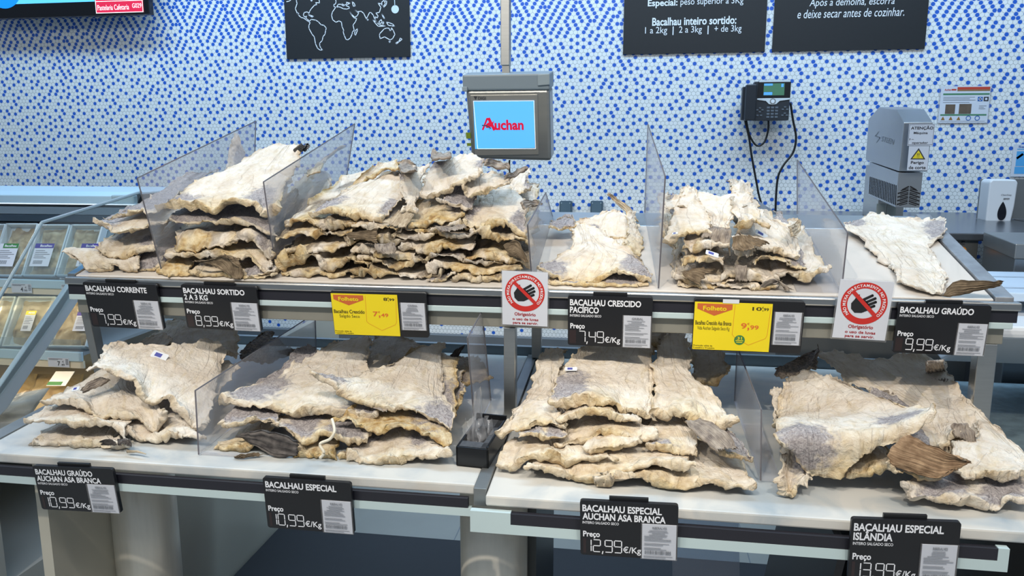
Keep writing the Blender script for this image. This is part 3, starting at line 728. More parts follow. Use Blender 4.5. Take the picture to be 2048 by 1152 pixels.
def pxpath(pts, Y, n=6):
    P = [atY(x, y, (Y if not hasattr(Y, '__len__') else Y[i])) for i, (x, y) in enumerate(pts)]
    out = []
    for i in range(len(P)-1):
        p0, p1, p2, p3 = P[max(i-1, 0)], P[i], P[i+1], P[min(i+2, len(P)-1)]
        for k in range(n):
            t = k/n; out.append(0.5*((2*p1)+(-p0+p2)*t+(2*p0-5*p1+4*p2-p3)*t*t+(-p0+3*p1-3*p2+p3)*t**3))
    out.append(P[-1]); return out


f = MB(); f.tube(pxpath([(1492, 180), (1486, 205), (1490, 240), (1498, 275), (1503, 310), (1512, 360), (1521, 402), (1545, 470)], 4.42), 0.006, 8); mk('coiled_cord', f, BLACK, root, smooth=True)
f = MB(); f.tube(pxpath([(1492, 238), (1499, 270), (1513, 291), (1528, 285), (1536, 262), (1537, 240)], 4.42), 0.0055, 8); mk('handset_cord', f, BLACK, root, smooth=True)
f = MB(); f.tube(pxpath([(1581, 205), (1586, 240), (1592, 275), (1586, 305), (1566, 332), (1555, 360), (1551, 420), (1552, 470)], 4.42), 0.006, 8); mk('network_cord', f, BLACK, root, smooth=True)

# sockets
for (x0, x1, lab) in ((1119, 1144, 'grey wall socket, left of the pair'), (1181, 1206, 'grey wall socket, right of the pair')):
    F = pxf(x0, 402, x1, 428, 4.45)
    root = thing('power_socket', lab, 'socket', F.p(0.5, 1), 'grey wall sockets')
    f = MB(); F.slab(f, 0, 0, 1, 1, -0.05, 0, 0.008); mk('housing', f, mat('socket_frame', rgb(70, 92, 108), 0.4), root)
    f = MB(); F.slab(f, 0.1, 0.08, 0.9, 0.9, 0, 0.004, 0.006); mk('flap', f, mat('socket_flap', rgb(84, 106, 120), 0.4), root)
    f = MB(); F.slab(f, 0.12, 0.1, 0.2, 0.2, 0.004, 0.006); F.slab(f, 0.8, 0.1, 0.88, 0.2, 0.004, 0.006); mk('hinge', f, mat('socket_hinge', rgb(150, 168, 178), 0.4), root)

# notices taped to the wall
F = Face(atY(1883, 173, 4.49), atY(1982, 172, 4.49), atY(1877, 246, 4.49))
root = thing('safety_notice', 'laminated safety instructions on the wall right of the saw', 'notice', F.p(0.5, 1))
f = MB(); F.slab(f, -0.03, -0.03, 1.03, 1.03, -0.002, -0.001); mk('laminate', f, SLEEVE, root)
f = MB(); F.slab(f, 0, 0, 1, 1, -0.0008, 0.0); mk('sheet', f, PAPER, root)
f = MB(); F.rect(f, 0.33, 0.02, 0.99, 0.09, 0.0003, 0.0003); F.text(f, 'Auchan', 0.07, 0.06, 0.20, 0.12, bold=0.02, d=0.0005); F.rect(f, 0.21, 0.07, 0.31, 0.11, 0.0003, 0.0003); mk('red_bar', f, mat('notice_red', rgb(196, 66, 46), 0.5), root)
f = MB(); F.rect(f, 0.33, 0.095, 0.99, 0.13, 0.0003, 0.0003); mk('brown_bar', f, mat('notice_brown', rgb(150, 110, 64), 0.5), root)
f = MB(); F.rect(f, 0.05, 0.19, 0.99, 0.235, 0.0003, 0.0003); F.rect(f, 0.03, 0.76, 0.97, 0.80, 0.0003, 0.0003); mk('green_bar', f, mat('notice_green', rgb(70, 130, 92), 0.5), root)
f = MB(); F.rect(f, 0.12, 0.49, 0.32, 0.75, 0.0003, 0.0003); F.rect(f, 0.40, 0.48, 0.65, 0.75, 0.0003, 0.0003); mk('photograph', f, mat('photo_brown', rgb(104, 88, 74), 0.5, 0, 0.5, 30), root)
f = MB(); F.rect(f, 0.76, 0.29, 0.86, 0.41, 0.0003, 0.0003); F.disc(f, 0.61, 0.87, 0.013, 0.0005, 0.009, 20); F.disc(f, 0.79, 0.87, 0.013, 0.0005, 0.009, 20); mk('blue_symbol', f, mat('notice_blue', rgb(38, 96, 170), 0.5), root)
f = MB(); F.rect(f, 0.88, 0.29, 0.98, 0.41, 0.0003, 0.0003); mk('black_symbol', f, INKK, root)
f = MB(); F.rect(f, 0.795, 0.31, 0.825, 0.39, 0.0007, 0.0002); F.rect(f, 0.775, 0.335, 0.845, 0.365, 0.0007, 0.0002); F.disc(f, 0.93, 0.35, 0.006, 0.0007, 0, 12); mk('symbol_cross', f, PAPER, root)
f = MB()
for u in (0.09, 0.25, 0.41): F.poly(f, [(u-0.04, 0.92), (u, 0.82), (u+0.04, 0.92)], 0.0003, 0.0003)
mk('warning_triangle', f, mat('notice_amber', rgb(150, 108, 44), 0.5), root)
f = MB()
for v, b in ((.29, .7), (.33, .6), (.37, .72), (.43, .60), (.53, .95), (.57, .9), (.61, .93)):
    F.rect(f, 0.06 if v < .5 else 0.80, v, b, v+0.012, 0.0003, 0.0003)
F.rect(f, 0.03, 0.95, 0.95, 0.957, 0.0003, 0.0003); mk('fine_print', f, INKG, root)
F = pxf(2031, 290, 2085, 352, 4.485)
root = thing('blue_notice', 'blue and white notice at the right edge above the soap dispenser', 'notice', F.p(0.5, 1))
f = MB(); F.slab(f, -0.06, -0.02, 1, 1.02, -0.002, 0); mk('sheet', f, PAPER, root)
f = MB(); F.rect(f, 0.08, 0.20, 0.5, 0.68, 0.0003, 0.0003); F.rect(f, 0.06, 0.70, 0.9, 0.93, 0.0003, 0.0003); F.rect(f, 0.08, 0.12, 0.9, 0.15, 0.0003, 0.0003); mk('blue_panel', f, mat('notice_sky', rgb(84, 168, 226), 0.5), root)
f = MB(); F.line(f, [(0.12, 0.42), (0.3, 0.3)], 0.012); mk('pink_mark', f, mat('notice_pink', rgb(214, 150, 170), 0.5), root)
f = MB(); F.text(f, 'Sab', 0.12, 0.02, 0.45, 0.09, bold=0.02); mk('lettering', f, MATS['notice_blue'], root)

# steel back plate and soap dispenser
f = MB(); a = atY(1962, 358, 4.02); f.box(a[0], 2.4, 4.02, 4.03, 1.287, a[2]); tag(mk('splash_plate', f, DSTEEL), 'grey steel splash plate behind the soap dispenser', 'splash plate')
root = thing('soap_dispenser', 'white soap dispenser with a black drop-shaped window', 'soap dispenser', atY(2008, 446, 3.97))
F = pxf(1979, 359, 2037, 446, 3.92)
f = MB()
sec = [(0.02, 0.06), (0.10, 0.0), (0.92, 0.0), (1.0, 0.07), (0.97, 0.6), (0.90, 0.98), (0.82, 1.0), (0.10, 1.0), (0.02, 0.96)]
f.prism([F.p(u, v, -0.099) for u, v in sec], F.n*0.099); mk('body', f, WHITE, root, bevel=0.012)
f = MB(); c = (0.55, 0.72); F.poly(f, [(c[0]+0.20*math.sin(t_)*(0.62+0.38*(-math.cos(t_))) if False else c[0]+0.19*math.sin(t_)*math.sin(t_/2)**0.8, c[1]-0.215*math.cos(t_)) for t_ in [2*math.pi*k/28 for k in range(28)]], 0.0005, 0.002); mk('window', f, mat('window_black', rgb(26, 28, 36), 0.15), root)
f = MB(); F.text(f, 'CleanSoap', 0.46, 0.33, 0.82, 0.38, shear=0.2, d=0.001); F.text(f, 'savon', 0.55, 0.42, 0.76, 0.46, bold=0.02, shear=0.2, d=0.001); mk('print', f, INKK, root)

# hanging scale with a screen
TY, BY = 2.60, 2.68
def tq(x, y): return atY(x, y, TY+(BY-TY)*(y-150)/172.0)
root = thing('scale_terminal', 'grey hanging scale terminal with a lit blue screen', 'scale', tq(1020, 322))
STG = mat('terminal_steel', (0.40, 0.40, 0.38, 1), 0.34, 0.85, 0.10, 8, stretch=(1, 1, 10)); TG = mat('terminal_grey', rgb(132, 146, 156), 0.45)
bk = np.array((0.0, 0.12, 0.02))
f = MB(); f.prism([tq(931, 180), tq(1099, 178), tq(1102, 322), tq(943, 318)], bk*0.9); mk('housing', f, STG, root, bevel=0.010)
ft = np.array((0, -0.006, 0))
f = MB(); f.prism([tq(925, 150)+ft, tq(1100, 147)+ft, tq(1100, 180)+ft, tq(926, 182)+ft], bk*1.05); mk('top_cover', f, TG, root, bevel=0.006)
f = MB(); f.prism([tq(925, 174)+ft*2.2, tq(936, 174)+ft*2.2, tq(936, 183)+ft*2.2, tq(926, 183)+ft*2.2], (0, 0.02, 0)); f.prism([tq(1076, 150)+ft*2, tq(1100, 148)+ft*2, tq(1100, 170)+ft*2, tq(1076, 172)+ft*2], (0, 0.02, 0)); mk('cover_corner', f, mat('terminal_grey_light', rgb(150, 164, 172), 0.45), root, bevel=0.002)
f = MB(); f.prism([tq(940, 190)+ft*0.6, tq(1076, 188)+ft*0.6, tq(1078, 310)+ft*0.6, tq(950, 312)+ft*0.6], (0, 0.01, 0)); mk('bezel', f, mat('bezel_steel', (0.33, 0.33, 0.31, 1), 0.45, 0.6), root, bevel=0.003)
F = Face(tq(947, 202)+ft*1.0, tq(1069, 201)+ft*1.0, tq(950, 298)+ft*1.0)
f = MB(); f.prism([tq(947, 202)+ft*0.9, tq(1069, 201)+ft*0.9, tq(1070, 296)+ft*0.9, tq(951, 298)+ft*0.9], (0, 0.002, 0)); mk('screen', f, mat('scale_screen', (0.05, 0.2, 0.5, 1), 0.25, emit=rgb(92, 184, 255), estr=0.85), root)
f = MB(); F.line(f, [(0.005, 0.005), (0.995, 0.005), (1.0, 0.99), (0.03, 0.995), (0.005, 0.005)], 0.0012, 0.0016); mk('screen_border', f, SCW, root)
SCR = mat('logo_red', (0.4, 0.0, 0.03, 1), 0.4, emit=rgb(196, 18, 52), estr=0.75)
f = MB(); F.text(f, 'uchan', 0.335, 0.37 if False else 0.385, 0.815, 0.60, bold=0.035, d=0.002)
F.line(f, [(0.135, 0.585), (0.215, 0.365), (0.255, 0.365)], 0.006, 0.002); F.line(f, [(0.245, 0.365), (0.325, 0.585)], 0.010, 0.002)
F.poly(f, [(0.18, 0.52), (0.20, 0.47), (0.25, 0.43), (0.30, 0.44), (0.335, 0.40), (0.30, 0.50), (0.25, 0.55), (0.20, 0.555)], 0.002, 0.0003); mk('logo', f, SCR, root)
f = MB(); F.line(f, [(0.13, 0.50), (0.20, 0.505), (0.27, 0.56)], 0.0035, 0.0026); F.line(f, [(0.245, 0.56), (0.25, 0.585)], 0.0015, 0.0026); mk('logo_wing', f, mat('logo_dark', (0.02, 0.05, 0.1, 1), 0.4, emit=rgb(20, 70, 80), estr=0.5), root)
G = Face(tq(948, 193)+ft*0.9, tq(972, 193)+ft*0.9, tq(948, 200)+ft*0.9)
f = MB(); G.poly(f, [(0, 0), (0.28, 0), (0.14, 1)], 0.0004, 0.0003); G.text(f, 'DIGI', 0.36, 0.1, 1.0, 0.95, bold=0.01); mk('maker_lettering', f, INKK, root)
f = MB(); G2 = Face(tq(932, 265)+ft*0.4, tq(941, 265)+ft*0.4, tq(933, 292)+ft*0.4); G2.slab(f, 0, 0, 1, 0.45, 0, 0.001); G2.slab(f, 0.1, 0.78, 1, 1.0, 0, 0.001); mk('approval_sticker', f, mat('sticker_olive', rgb(120, 140, 40), 0.5), root)
top = tq(1012, 150); f = MB(); px0, px1 = atY(1002, 60, 2.66)[0], atY(1020, 60, 2.66)[0]
f.box(px0, px1, 2.65, 2.685, atY(1010, 131, 2.66)[2], 3.4); mk('hanging_pole', f, STEEL, root, bevel=0.002)
f = MB(); f.box(px0+0.004, px1-0.002, 2.655, 2.68, top[2]-0.02, atY(1010, 131, 2.66)[2]); mk('pole_joint', f, DSTEEL, root)
f = MB(); f.tube(pxpath([(1019, 320), (1019, 340), (1022, 380)], 2.74), 0.003, 6); mk('power_cord', f, BLACK, root)

# saw with guards, on the back counter
XL = 1.158
def sq(x, y): return atX(x, y, XL)
root = thing('fish_saw', 'grey steel cutting machine with warning labels on the back counter', 'cutting machine', (1.28, 3.9, 1.29))
SAWM = mat('saw_steel', (0.50, 0.52, 0.54, 1), 0.28, 0.9, 0.06, 6)
yf = atX(1808, 300, XL)[1]; wX = atY(1866, 300, yf)[0]-XL
f = MB(); f.prism([sq(*q) for q in ((1808, 245), (1793, 219), (1758, 214), (1737, 238), (1731, 320), (1798, 343))], (wX, 0, 0)); mk('upper_guard', f, SAWM, root, bevel=0.003)
f = MB(); f.prism([sq(*q) for q in ((1797, 345), (1739, 324), (1735, 390), (1791, 415))], (wX*0.86, 0, 0)); mk('lower_guard', f, SAWM, root, bevel=0.002)
f = MB()
A, B, Cc, D = sq(1740, 352), sq(1795, 370), sq(1792, 412), sq(1737, 388)
for k in range(17):
    t0 = k/17.0; t1 = t0+0.028; q = lambda t, s: (A+(B-A)*t)*(1-s)+(D+(Cc-D)*t)*s
    f.add([q(t0, 0.03)-(0.001, 0, 0), q(t1, 0.03)-(0.001, 0, 0), q(t1+0.02, 0.97)-(0.001, 0, 0), q(t0+0.02, 0.97)-(0.001, 0, 0)], [(0, 1, 2, 3)])
FF = Face(sq(1797, 345), sq(1797, 345)+np.array((wX*0.86, 0, 0)), sq(1791, 415))
for r in range(5):
    for (u0, u1) in ((0.06, 0.46), (0.94, 0.54)):
        v = 0.46+r*0.105; FF.line(f, [(u0 if r else u0+(u1-u0)*.4, v+0.03), (u1, v-0.06)], 0.006, 0.0012)
        FF.line(f, [(u0+(u1-u0)*.25, v+0.055), (u1, v+0.0)], 0.004, 0.0012)
mk('vent_slots', f, mat('slot_black', rgb(22, 22, 24), 0.6), root)
p0 = sq(1727, 330); p1 = sq(1757, 330)
f = MB(); f.box(XL+0.012, XL+0.13, p1[1], p0[1], 1.285, sq(1735, 330)[2]); mk('column', f, STEEL, root, bevel=0.003)
f = MB(); FC = Face(np.array((XL-0.018, p1[1], 1.365)), np.array((XL+0.10, p1[1], 1.365)), np.array((XL-0.018, p1[1], 1.30))); FC.slab(f, 0.2, 0.1, 0.55, 0.95, 0, 0.006); FC.slab(f, 0.6, 0.1, 0.95, 0.95, 0, 0.006); mk('switch_box', f, mat('switch_grey', rgb(150, 156, 150), 0.5), root)
FS = Face(np.array((XL, yf, atY(1812, 246, yf)[2])), np.array((XL+wX, yf, atY(1812, 246, yf)[2])), np.array((XL, yf-0.0, atY(1812, 342, yf)[2])))
f = MB(); FS.slab(f, 0.10, 0.02, 0.98, 0.47, 0.0005, 0.0015); FS.slab(f, 0.16, 0.48, 0.86, 0.985, 0.0005, 0.0015); mk('warning_label', f, PAPER, root)
t = MB(); FS.text(t, 'ATENÇÃO', 0.17, 0.06, 0.94, 0.15, bold=0.03, d=0.0019); FS.text(t, 'Máquina', 0.28, 0.18, 0.76, 0.245, bold=0.02, d=0.0019); FS.text(t, 'F', 0.15, 0.32, 0.19, 0.36, bold=0.02, d=0.0019); FS.rect(t, 0.22, 0.335, 0.30, 0.342, 0.0018, 0.0002); FS.text(t, 'operador', 0.25, 0.385, 0.80, 0.445, bold=0.02, d=0.0019)
FS.text(t, 'Perigo', 0.27, 0.79, 0.72, 0.87, bold=0.025, d=0.0019); FS.text(t, 'de corte', 0.21, 0.89, 0.80, 0.96, bold=0.025, d=0.0019)
FS.line(t, [(0.12, 0.035), (0.96, 0.035), (0.96, 0.45), (0.12, 0.45), (0.12, 0.035)], 0.0012, 0.0019)
FS.poly(t, [(0.24, 0.755), (0.50, 0.52), (0.76, 0.755)], 0.0017, 0.0002); mk('label_lettering', t, INKK, root)
t = MB(); FS.poly(t, [(0.31, 0.735), (0.50, 0.565), (0.69, 0.735)], 0.0021, 0.0002); mk('warning_triangle', t, mat('triangle_yellow', rgb(236, 214, 40), 0.5), root)
t = MB(); FS.text(t, '!!', 0.46, 0.625, 0.54, 0.715, bold=0.01, d=0.0026); mk('triangle_symbol', t, INKK, root)
LG = Face(sq(1752, 262)-(0.001, 0, 0), sq(1790, 272)-(0.001, 0, 0), sq(1752, 285)-(0.001, 0, 0))
t = MB(); LG.line(t, [(0.15, 0.0), (0.0, 0.45), (0.25, 0.5), (0.1, 1.0)], 0.004); LG.text(t, 'STEEN', 0.35, 0.3, 1.0, 0.75, shear=0.2); mk('engraved_logo', t, mat('engraved_grey', (0.30, 0.32, 0.34, 1), 0.4, 0.7), root)

# back counters
CT = mat('counter_steel', (0.20, 0.22, 0.25, 1), 0.25, 0.8, 0.06, 5)
zc = 1.285
yfr = atZ(1900, 466, zc)[1]
f = MB(); f.box(0.52, 1.80, yfr, 4.44, zc-0.03, zc); mk_c = thing('back_counter', 'steel back counter under the cutting machine', 'counter', (1.15, (yfr+4.44)/2, 0.0))
mk('worktop', f, CT, mk_c, bevel=0.004)
xe = atY(1955, 500, yfr+0.02)[0]
f = MB(); f.box(0.62, xe, yfr+0.02, 4.40, 0.0, zc-0.031); mk('cabinet', f, mat('cabinet_steel', (0.20, 0.21, 0.21, 1), 0.4, 0.7), mk_c)
FCE = pxf(1908, 473, 1935, 492, yfr+0.019)
t = MB(); FCE.text(t, 'CE', 0.15, 0.15, 0.85, 0.85, bold=0.02, d=0.0008); mk('marking', t, INKK, mk_c)
cc = atY(1923, 500, yfr+0.018); f = MB(); f.cyl((cc[0], cc[1], cc[2]), (0, -0.012, 0), 0.014, 20); mk('orange_knob', f, mat('knob_orange', rgb(220, 140, 30), 0.4), mk_c)
f = MB(); f.prism([(0.535, yfr-0.02, zc+0.001), (0.66, yfr+0.02, zc+0.001), (0.66, 4.3, zc+0.05), (0.60, 4.3, zc+0.05)], (0, 0, 0.02)); tag(mk('steel_tray', f, CT), 'inclined grey steel tray at the left end of the back counter', 'tray')
z2 = 1.30
sk = thing('steel_sink', 'steel sink unit with a round basin at the right edge', 'sink', (2.1, 3.7, 0.0))
y2 = yfr+0.25
f = MB(); f.box(1.815, 2.6, y2, 4.43, z2-0.030, z2-0.014); mk('worktop', f, CT, sk, bevel=0.003)
b1_ = atY(2033, 489, 2.82); zb = b1_[2]; b0_ = atZ(1970, 465, zb)
f = MB(); f.prism([(b0_[0], b0_[1], 0.0), (b1_[0], b1_[1], 0.0), (2.5, b1_[1], 0.0), (2.5, b0_[1], 0.0)], (0, 0, zb)); mk('basin_cabinet', f, mat('basin_steel', (0.26, 0.29, 0.32, 1), 0.3, 0.8, 0.05, 5), sk, bevel=0.004)
f = MB(); f.prism([(b0_[0]-.004, b0_[1]+.002, zb-0.05), (b1_[0]-.004, b1_[1]-.004, zb-0.05), (2.5, b1_[1]-.004, zb-0.05), (2.5, b0_[1]+.002, zb-0.05)], (0, 0, 0.052)); mk('rim', f, DSTEEL, sk, bevel=0.003)
c = (b0_[0]+0.34, (b0_[1]+b1_[1])/2+0.08, zb+0.0025); f = MB()
f.add([(c[0]+0.19*math.cos(a), c[1]+0.15*math.sin(a), c[2]) for a in [2*math.pi*k/32 for k in range(32)]]+[(c[0]+0.17*math.cos(a), c[1]+0.13*math.sin(a), c[2]+0.004) for a in [2*math.pi*k/32 for k in range(32)]], [(k, (k+1) % 32, (k+1) % 32+32, k+32) for k in range(32)]+[tuple(range(32, 64))])
mk('basin', f, DSTEEL, sk)
f = MB(); f.box(c[0]+0.02, c[0]+0.12, c[1]-0.06, c[1]+0.02, zb+0.005, zb+0.03); tag(mk('cloth', f, WHITE, bevel=0.01), 'white cloth on the sink basin at the right edge', 'cloth')

# chilled case of ice to the right of the stand
ic = thing('ice_case', 'pale chilled counter with glass front at the right edge', 'counter', (1.35, 2.3, 0.0))
f = MB(); f.box(0.955, 2.2, 2.30, 2.72, 1.19, 1.215); mk('worktop', f, mat('ice_blue_top', rgb(196, 214, 232), 0.3), ic, bevel=0.004)
FT = Face((0.98, 2.33, 1.216), (1.5, 2.33, 1.216), (0.98, 2.66, 1.216))
t = MB(); FT.n = np.array((0, 0, 1.0)); FT.line(t, [(0.05, 0.15), (0.9, 0.15), (0.9, 0.8), (0.05, 0.8), (0.05, 0.15)], 0.006, 0.001); mk('top_marking', t, INKG, ic)
f = MB(); f.prism([(0.935, 2.10, 1.16), (0.935, 2.10, 1.13), (0.935, 2.42, 0.98), (0.935, 2.60, 1.02), (0.935, 2.60, 1.14)], (1.2, 0, 0)); mk('curved_cover', f, WHITE, ic, bevel=0.01)
f = MB(); f.box(0.935, 2.2, 2.02, 2.74, 0.0, 0.80); mk('case_body', f, mat('case_dark', rgb(58, 68, 74), 0.35), ic)
f = MB(); f.box(0.94, 2.2, 2.03, 2.74, 0.801, 0.83); mk('ice_bed', f, mat('ice_bed', rgb(120, 138, 146), 0.4, 0, 0.5, 30, bump=0.8, bscale=30), ic)


# ------------------------------------------------------------------ chilled cabinet on the left
XS = -2.00
CASEB = mat('case_pale_blue', rgb(186, 212, 226), 0.35); CASEG = mat('case_grey', rgb(150, 160, 168), 0.4, 0.1); CASED = mat('case_inner_dark', rgb(62, 78, 92), 0.4)
ca = thing('chilled_cabinet', 'pale chilled display cabinet of packed fish at the left edge', 'display cabinet', (-2.6, 2.8, 0.0))
def cz(y, Y, x=140): return atY(x, y, Y)[2]
YC = 2.87
xr = atY(268, 395, YC)[0]
f = MB(); f.prism([(-4.2, YC, cz(407, YC)), (-4.2, YC, cz(391, YC)), (-4.2, YC+0.05, cz(384, YC)), (-4.2, YC+0.5, cz(384, YC)), (-4.2, YC+0.5, cz(407, YC))], (xr+4.2, 0, 0)); mk('canopy', f, CASEB, ca, bevel=0.004)
f = MB(); f.box(xr-0.10, xr+0.001, YC-0.006, YC+0.05, cz(406, YC), cz(389, YC)); mk('canopy_end', f, mat('canopy_end_grey', rgb(164, 186, 196), 0.4), ca, bevel=0.006)
f = MB(); f.box(xr, xr+0.03, YC+0.02, YC+0.4, cz(405, YC), cz(388, YC)); mk('canopy_cap', f, BLACK, ca)
f = MB(); f.box(-4.2, -2.03, 3.36, 3.42, 0.2, cz(400, 3.36)); mk('back_panel', f, mat('case_back', rgb(112, 126, 138), 0.45), ca)
for (ya, yb, m_) in ((409, 413, BLACK), (414, 429, CASEG), (430, 444, CASED), (446, 449, BLACK)):
    f = MB(); f.box(-4.2, -2.02, 3.20, 3.28, cz(yb, 3.20), cz(ya, 3.20)); mk('air_duct', f, m_, ca)


def case_shelf(yrail0, yrail1, Y, depth, x1, tags, warm):
    z0, z1 = cz(yrail1, Y), cz(yrail0, Y); xe = atY(x1, (yrail0+yrail1)/2, Y)[0]
    f = MB(); f.box(-4.2, xe, Y, Y+depth, z1-0.012, z1); mk('shelf', f, CASEG, ca)
    f = MB(); f.box(-4.2, xe, Y-0.012, Y, z0+(z1-z0)*0.45, z1+0.003); mk('shelf_rail', f, CASEB, ca, bevel=0.003)
    f = MB(); f.box(-4.2, xe, Y-0.006, Y+0.004, z0, z0+(z1-z0)*0.45); mk('rail_skirt', f, mat('cream_skirt', rgb(226, 214, 190), 0.4), ca)
    f = MB(); f.box(-4.2, xe, Y-0.010, Y-0.007, z1+0.003, z1+0.05); mk('shelf_lip', f, clear('lip_acrylic', (0.9, 0.94, 0.96, 1), 0.9, 0.1), ca)
    for (ux0, uy0, ux1, uy1, e, c_) in tags:
        G = pxf(ux0, uy0, ux1, uy1, Y-0.0135)
        f = MB(); G.slab(f, 0, 0, 1, 1, -0.001, 0); o = mk('price_label', f, PAPER, ca)
        t = MB(); G.text(t, e, 0.45, 0.36, 0.58, 0.86, bold=0.02, d=0.0004); G.text(t, c_, 0.63, 0.62, 0.78, 0.86, bold=0.02, d=0.0004); G.text(t, '€', 0.68, 0.3, 0.76, 0.5, d=0.0004); G.rect(t, 0.05, 0.08, 0.7, 0.13, 0.0003, 0.0001); G.rect(t, 0.05, 0.2, 0.5, 0.24, 0.0003, 0.0001)
        for k in range(6): G.rect(t, 0.84, 0.1+k*0.11, 0.97, 0.15+k*0.11, 0.0003, 0.0001)
        lp = mk('label_print', t, INKK, None)
        wl = PLOC[o.name]; lp.parent = o; lp.location = tuple(np.array(PLOC[lp.name])-np.array(wl))


case_shelf(562, 590, 2.51, 0.60, 156, [(22, 567, 62, 585, '4', '99'), (122, 569, 147, 586, '3', '99')], True)
case_shelf(704, 735, 2.51, 0.60, 168, [(95, 715, 137, 733, '7', '49')], True)
f = MB(); f.box(-4.2, -2.03, 2.10, 3.3, 0.60, 0.64); mk('deck', f, mat('deck_cream', rgb(206, 186, 150), 0.5), ca)
f = MB(); f.box(-4.2, -2.03, 2.02, 2.08, 0.0, 0.78); f.box(-4.2, -2.03, 2.08, 3.36, 0.0, 0.18); mk('front_panel', f, mat('case_front_grey', rgb(176, 178, 176), 0.35, 0.1), ca)
f = MB(); f.prism([atX(228, 428, XS), atX(262, 411, XS), atX(282, 404, XS), atX(282, 414, XS), atX(268, 420, XS), atX(5, 815, XS), atX(-30, 850, XS), atX(-30, 800, XS)], (0.02, 0, 0)); mk('frame_bar', f, mat('frame_grey', rgb(186, 194, 200), 0.4, 0.0), ca, bevel=0.003)
f = MB(); f.prism([atX(282, 384, XS+0.02), atX(100, 440, XS+0.02), atX(-20, 640, XS+0.02), atX(-30, 830, XS+0.02), atX(262, 430, XS+0.02)], (0.006, 0, 0)); mk('side_glass', f, GLASS, ca)
f = MB(); q = [atX(*p, XS+0.023) for p in ((282, 384), (84, 445), (-20, 628))]; f.tube(q, 0.006, 6); mk('glass_edge', f, mat('glass_edge_grey', rgb(150, 166, 172), 0.3), ca)
# the lit strips under the two shelves
WLIT = mat('strip_lamp', (1, 0.9, 0.7, 1), 0.4, emit=(1.0, 0.80, 0.52, 1), estr=9.0)
for (y, Y) in ((592, 2.53), (737, 2.53)):
    z = cz(y, Y); f = MB(); f.box(-3.6, -2.06, Y, Y+0.02, z+0.004, z+0.014); mk('strip_lamp', f, WLIT, ca)


l = area('cabinet_fill', (-2.9, 2.85, cz(407, YC)-0.02), (-2.9, 2.72, 1.0), 1.8, 0.05, 5, (0.9, 0.96, 1.0))  # area lamp added under the canopy to brighten the packs
f = MB(); f.box(-3.9, -2.06, 3.00, 3.03, cz(407, YC)-0.014, cz(407, YC)-0.001); mk('fill_tube', f, mat('fill_tube_white', (1, 1, 1, 1), 0.4, emit=(0.9, 0.96, 1, 1), estr=0.6), ca)  # invented glowing tube, added with the fill under the canopy


def fleshmat(name, c0, c1, c2, sc=22):
    m = bpy.data.materials.new(name); m.use_nodes = True; nt = m.node_tree; b = nt.nodes['Principled BSDF']; L = nt.links.new
    tc = nt.nodes.new('ShaderNodeTexCoord'); n = nt.nodes.new('ShaderNodeTexNoise'); n.inputs['Scale'].default_value = sc; n.inputs['Detail'].default_value = 6; n.inputs['Distortion'].default_value = 1; L(tc.outputs['Object'], n.inputs[0])
    r = nt.nodes.new('ShaderNodeValToRGB'); e = r.color_ramp.elements; e[0].position = 0.3; e[0].color = c0; e[1].position = 0.7; e[1].color = c2
    k = e.new(0.5); k.color = c1; L(n.outputs[0], r.inputs[0]); L(r.outputs[0], b.inputs['Base Color']); b.inputs['Roughness'].default_value = 0.5
    bp = nt.nodes.new('ShaderNodeBump'); bp.inputs['Strength'].default_value = 0.7; bp.inputs['Distance'].default_value = 0.006; L(n.outputs[0], bp.inputs['Height']); L(bp.outputs[0], b.inputs['Normal'])
    return m


PACKM = fleshmat('packed_fish', rgb(112, 96, 66), rgb(168, 154, 118), rgb(206, 196, 166), 16)
TRAYM = mat('clear_tray', rgb(196, 212, 220), 0.25)


def hv(P):
    """hash of integer lattice points to 0..1"""
    P = P.astype(np.int64); h = (P[..., 0]*374761393+P[..., 1]*668265263+P[..., 2]*2147483647) & 0xffffffff
    h = ((h ^ (h >> 13))*1274126177) & 0xffffffff
    return ((h ^ (h >> 16)) & 0xffff)/65535.0


def vnoise(P):
    i = np.floor(P); f = P-i; f = f*f*(3-2*f); o = 0
    for dx in (0, 1):
        for dy in (0, 1):
            for dz in (0, 1):
                w = (f[..., 0] if dx else 1-f[..., 0])*(f[..., 1] if dy else 1-f[..., 1])*(f[..., 2] if dz else 1-f[..., 2])
                o = o+w*hv(i+np.array((dx, dy, dz)))
    return o*2-1


def fbm(P, oct=3):
    s = 0; a = 1.0; t = 0
    for k in range(oct):
        s = s+a*vnoise(P*(2.03**k)+17.3*k); t += a; a *= 0.5
    return s/t


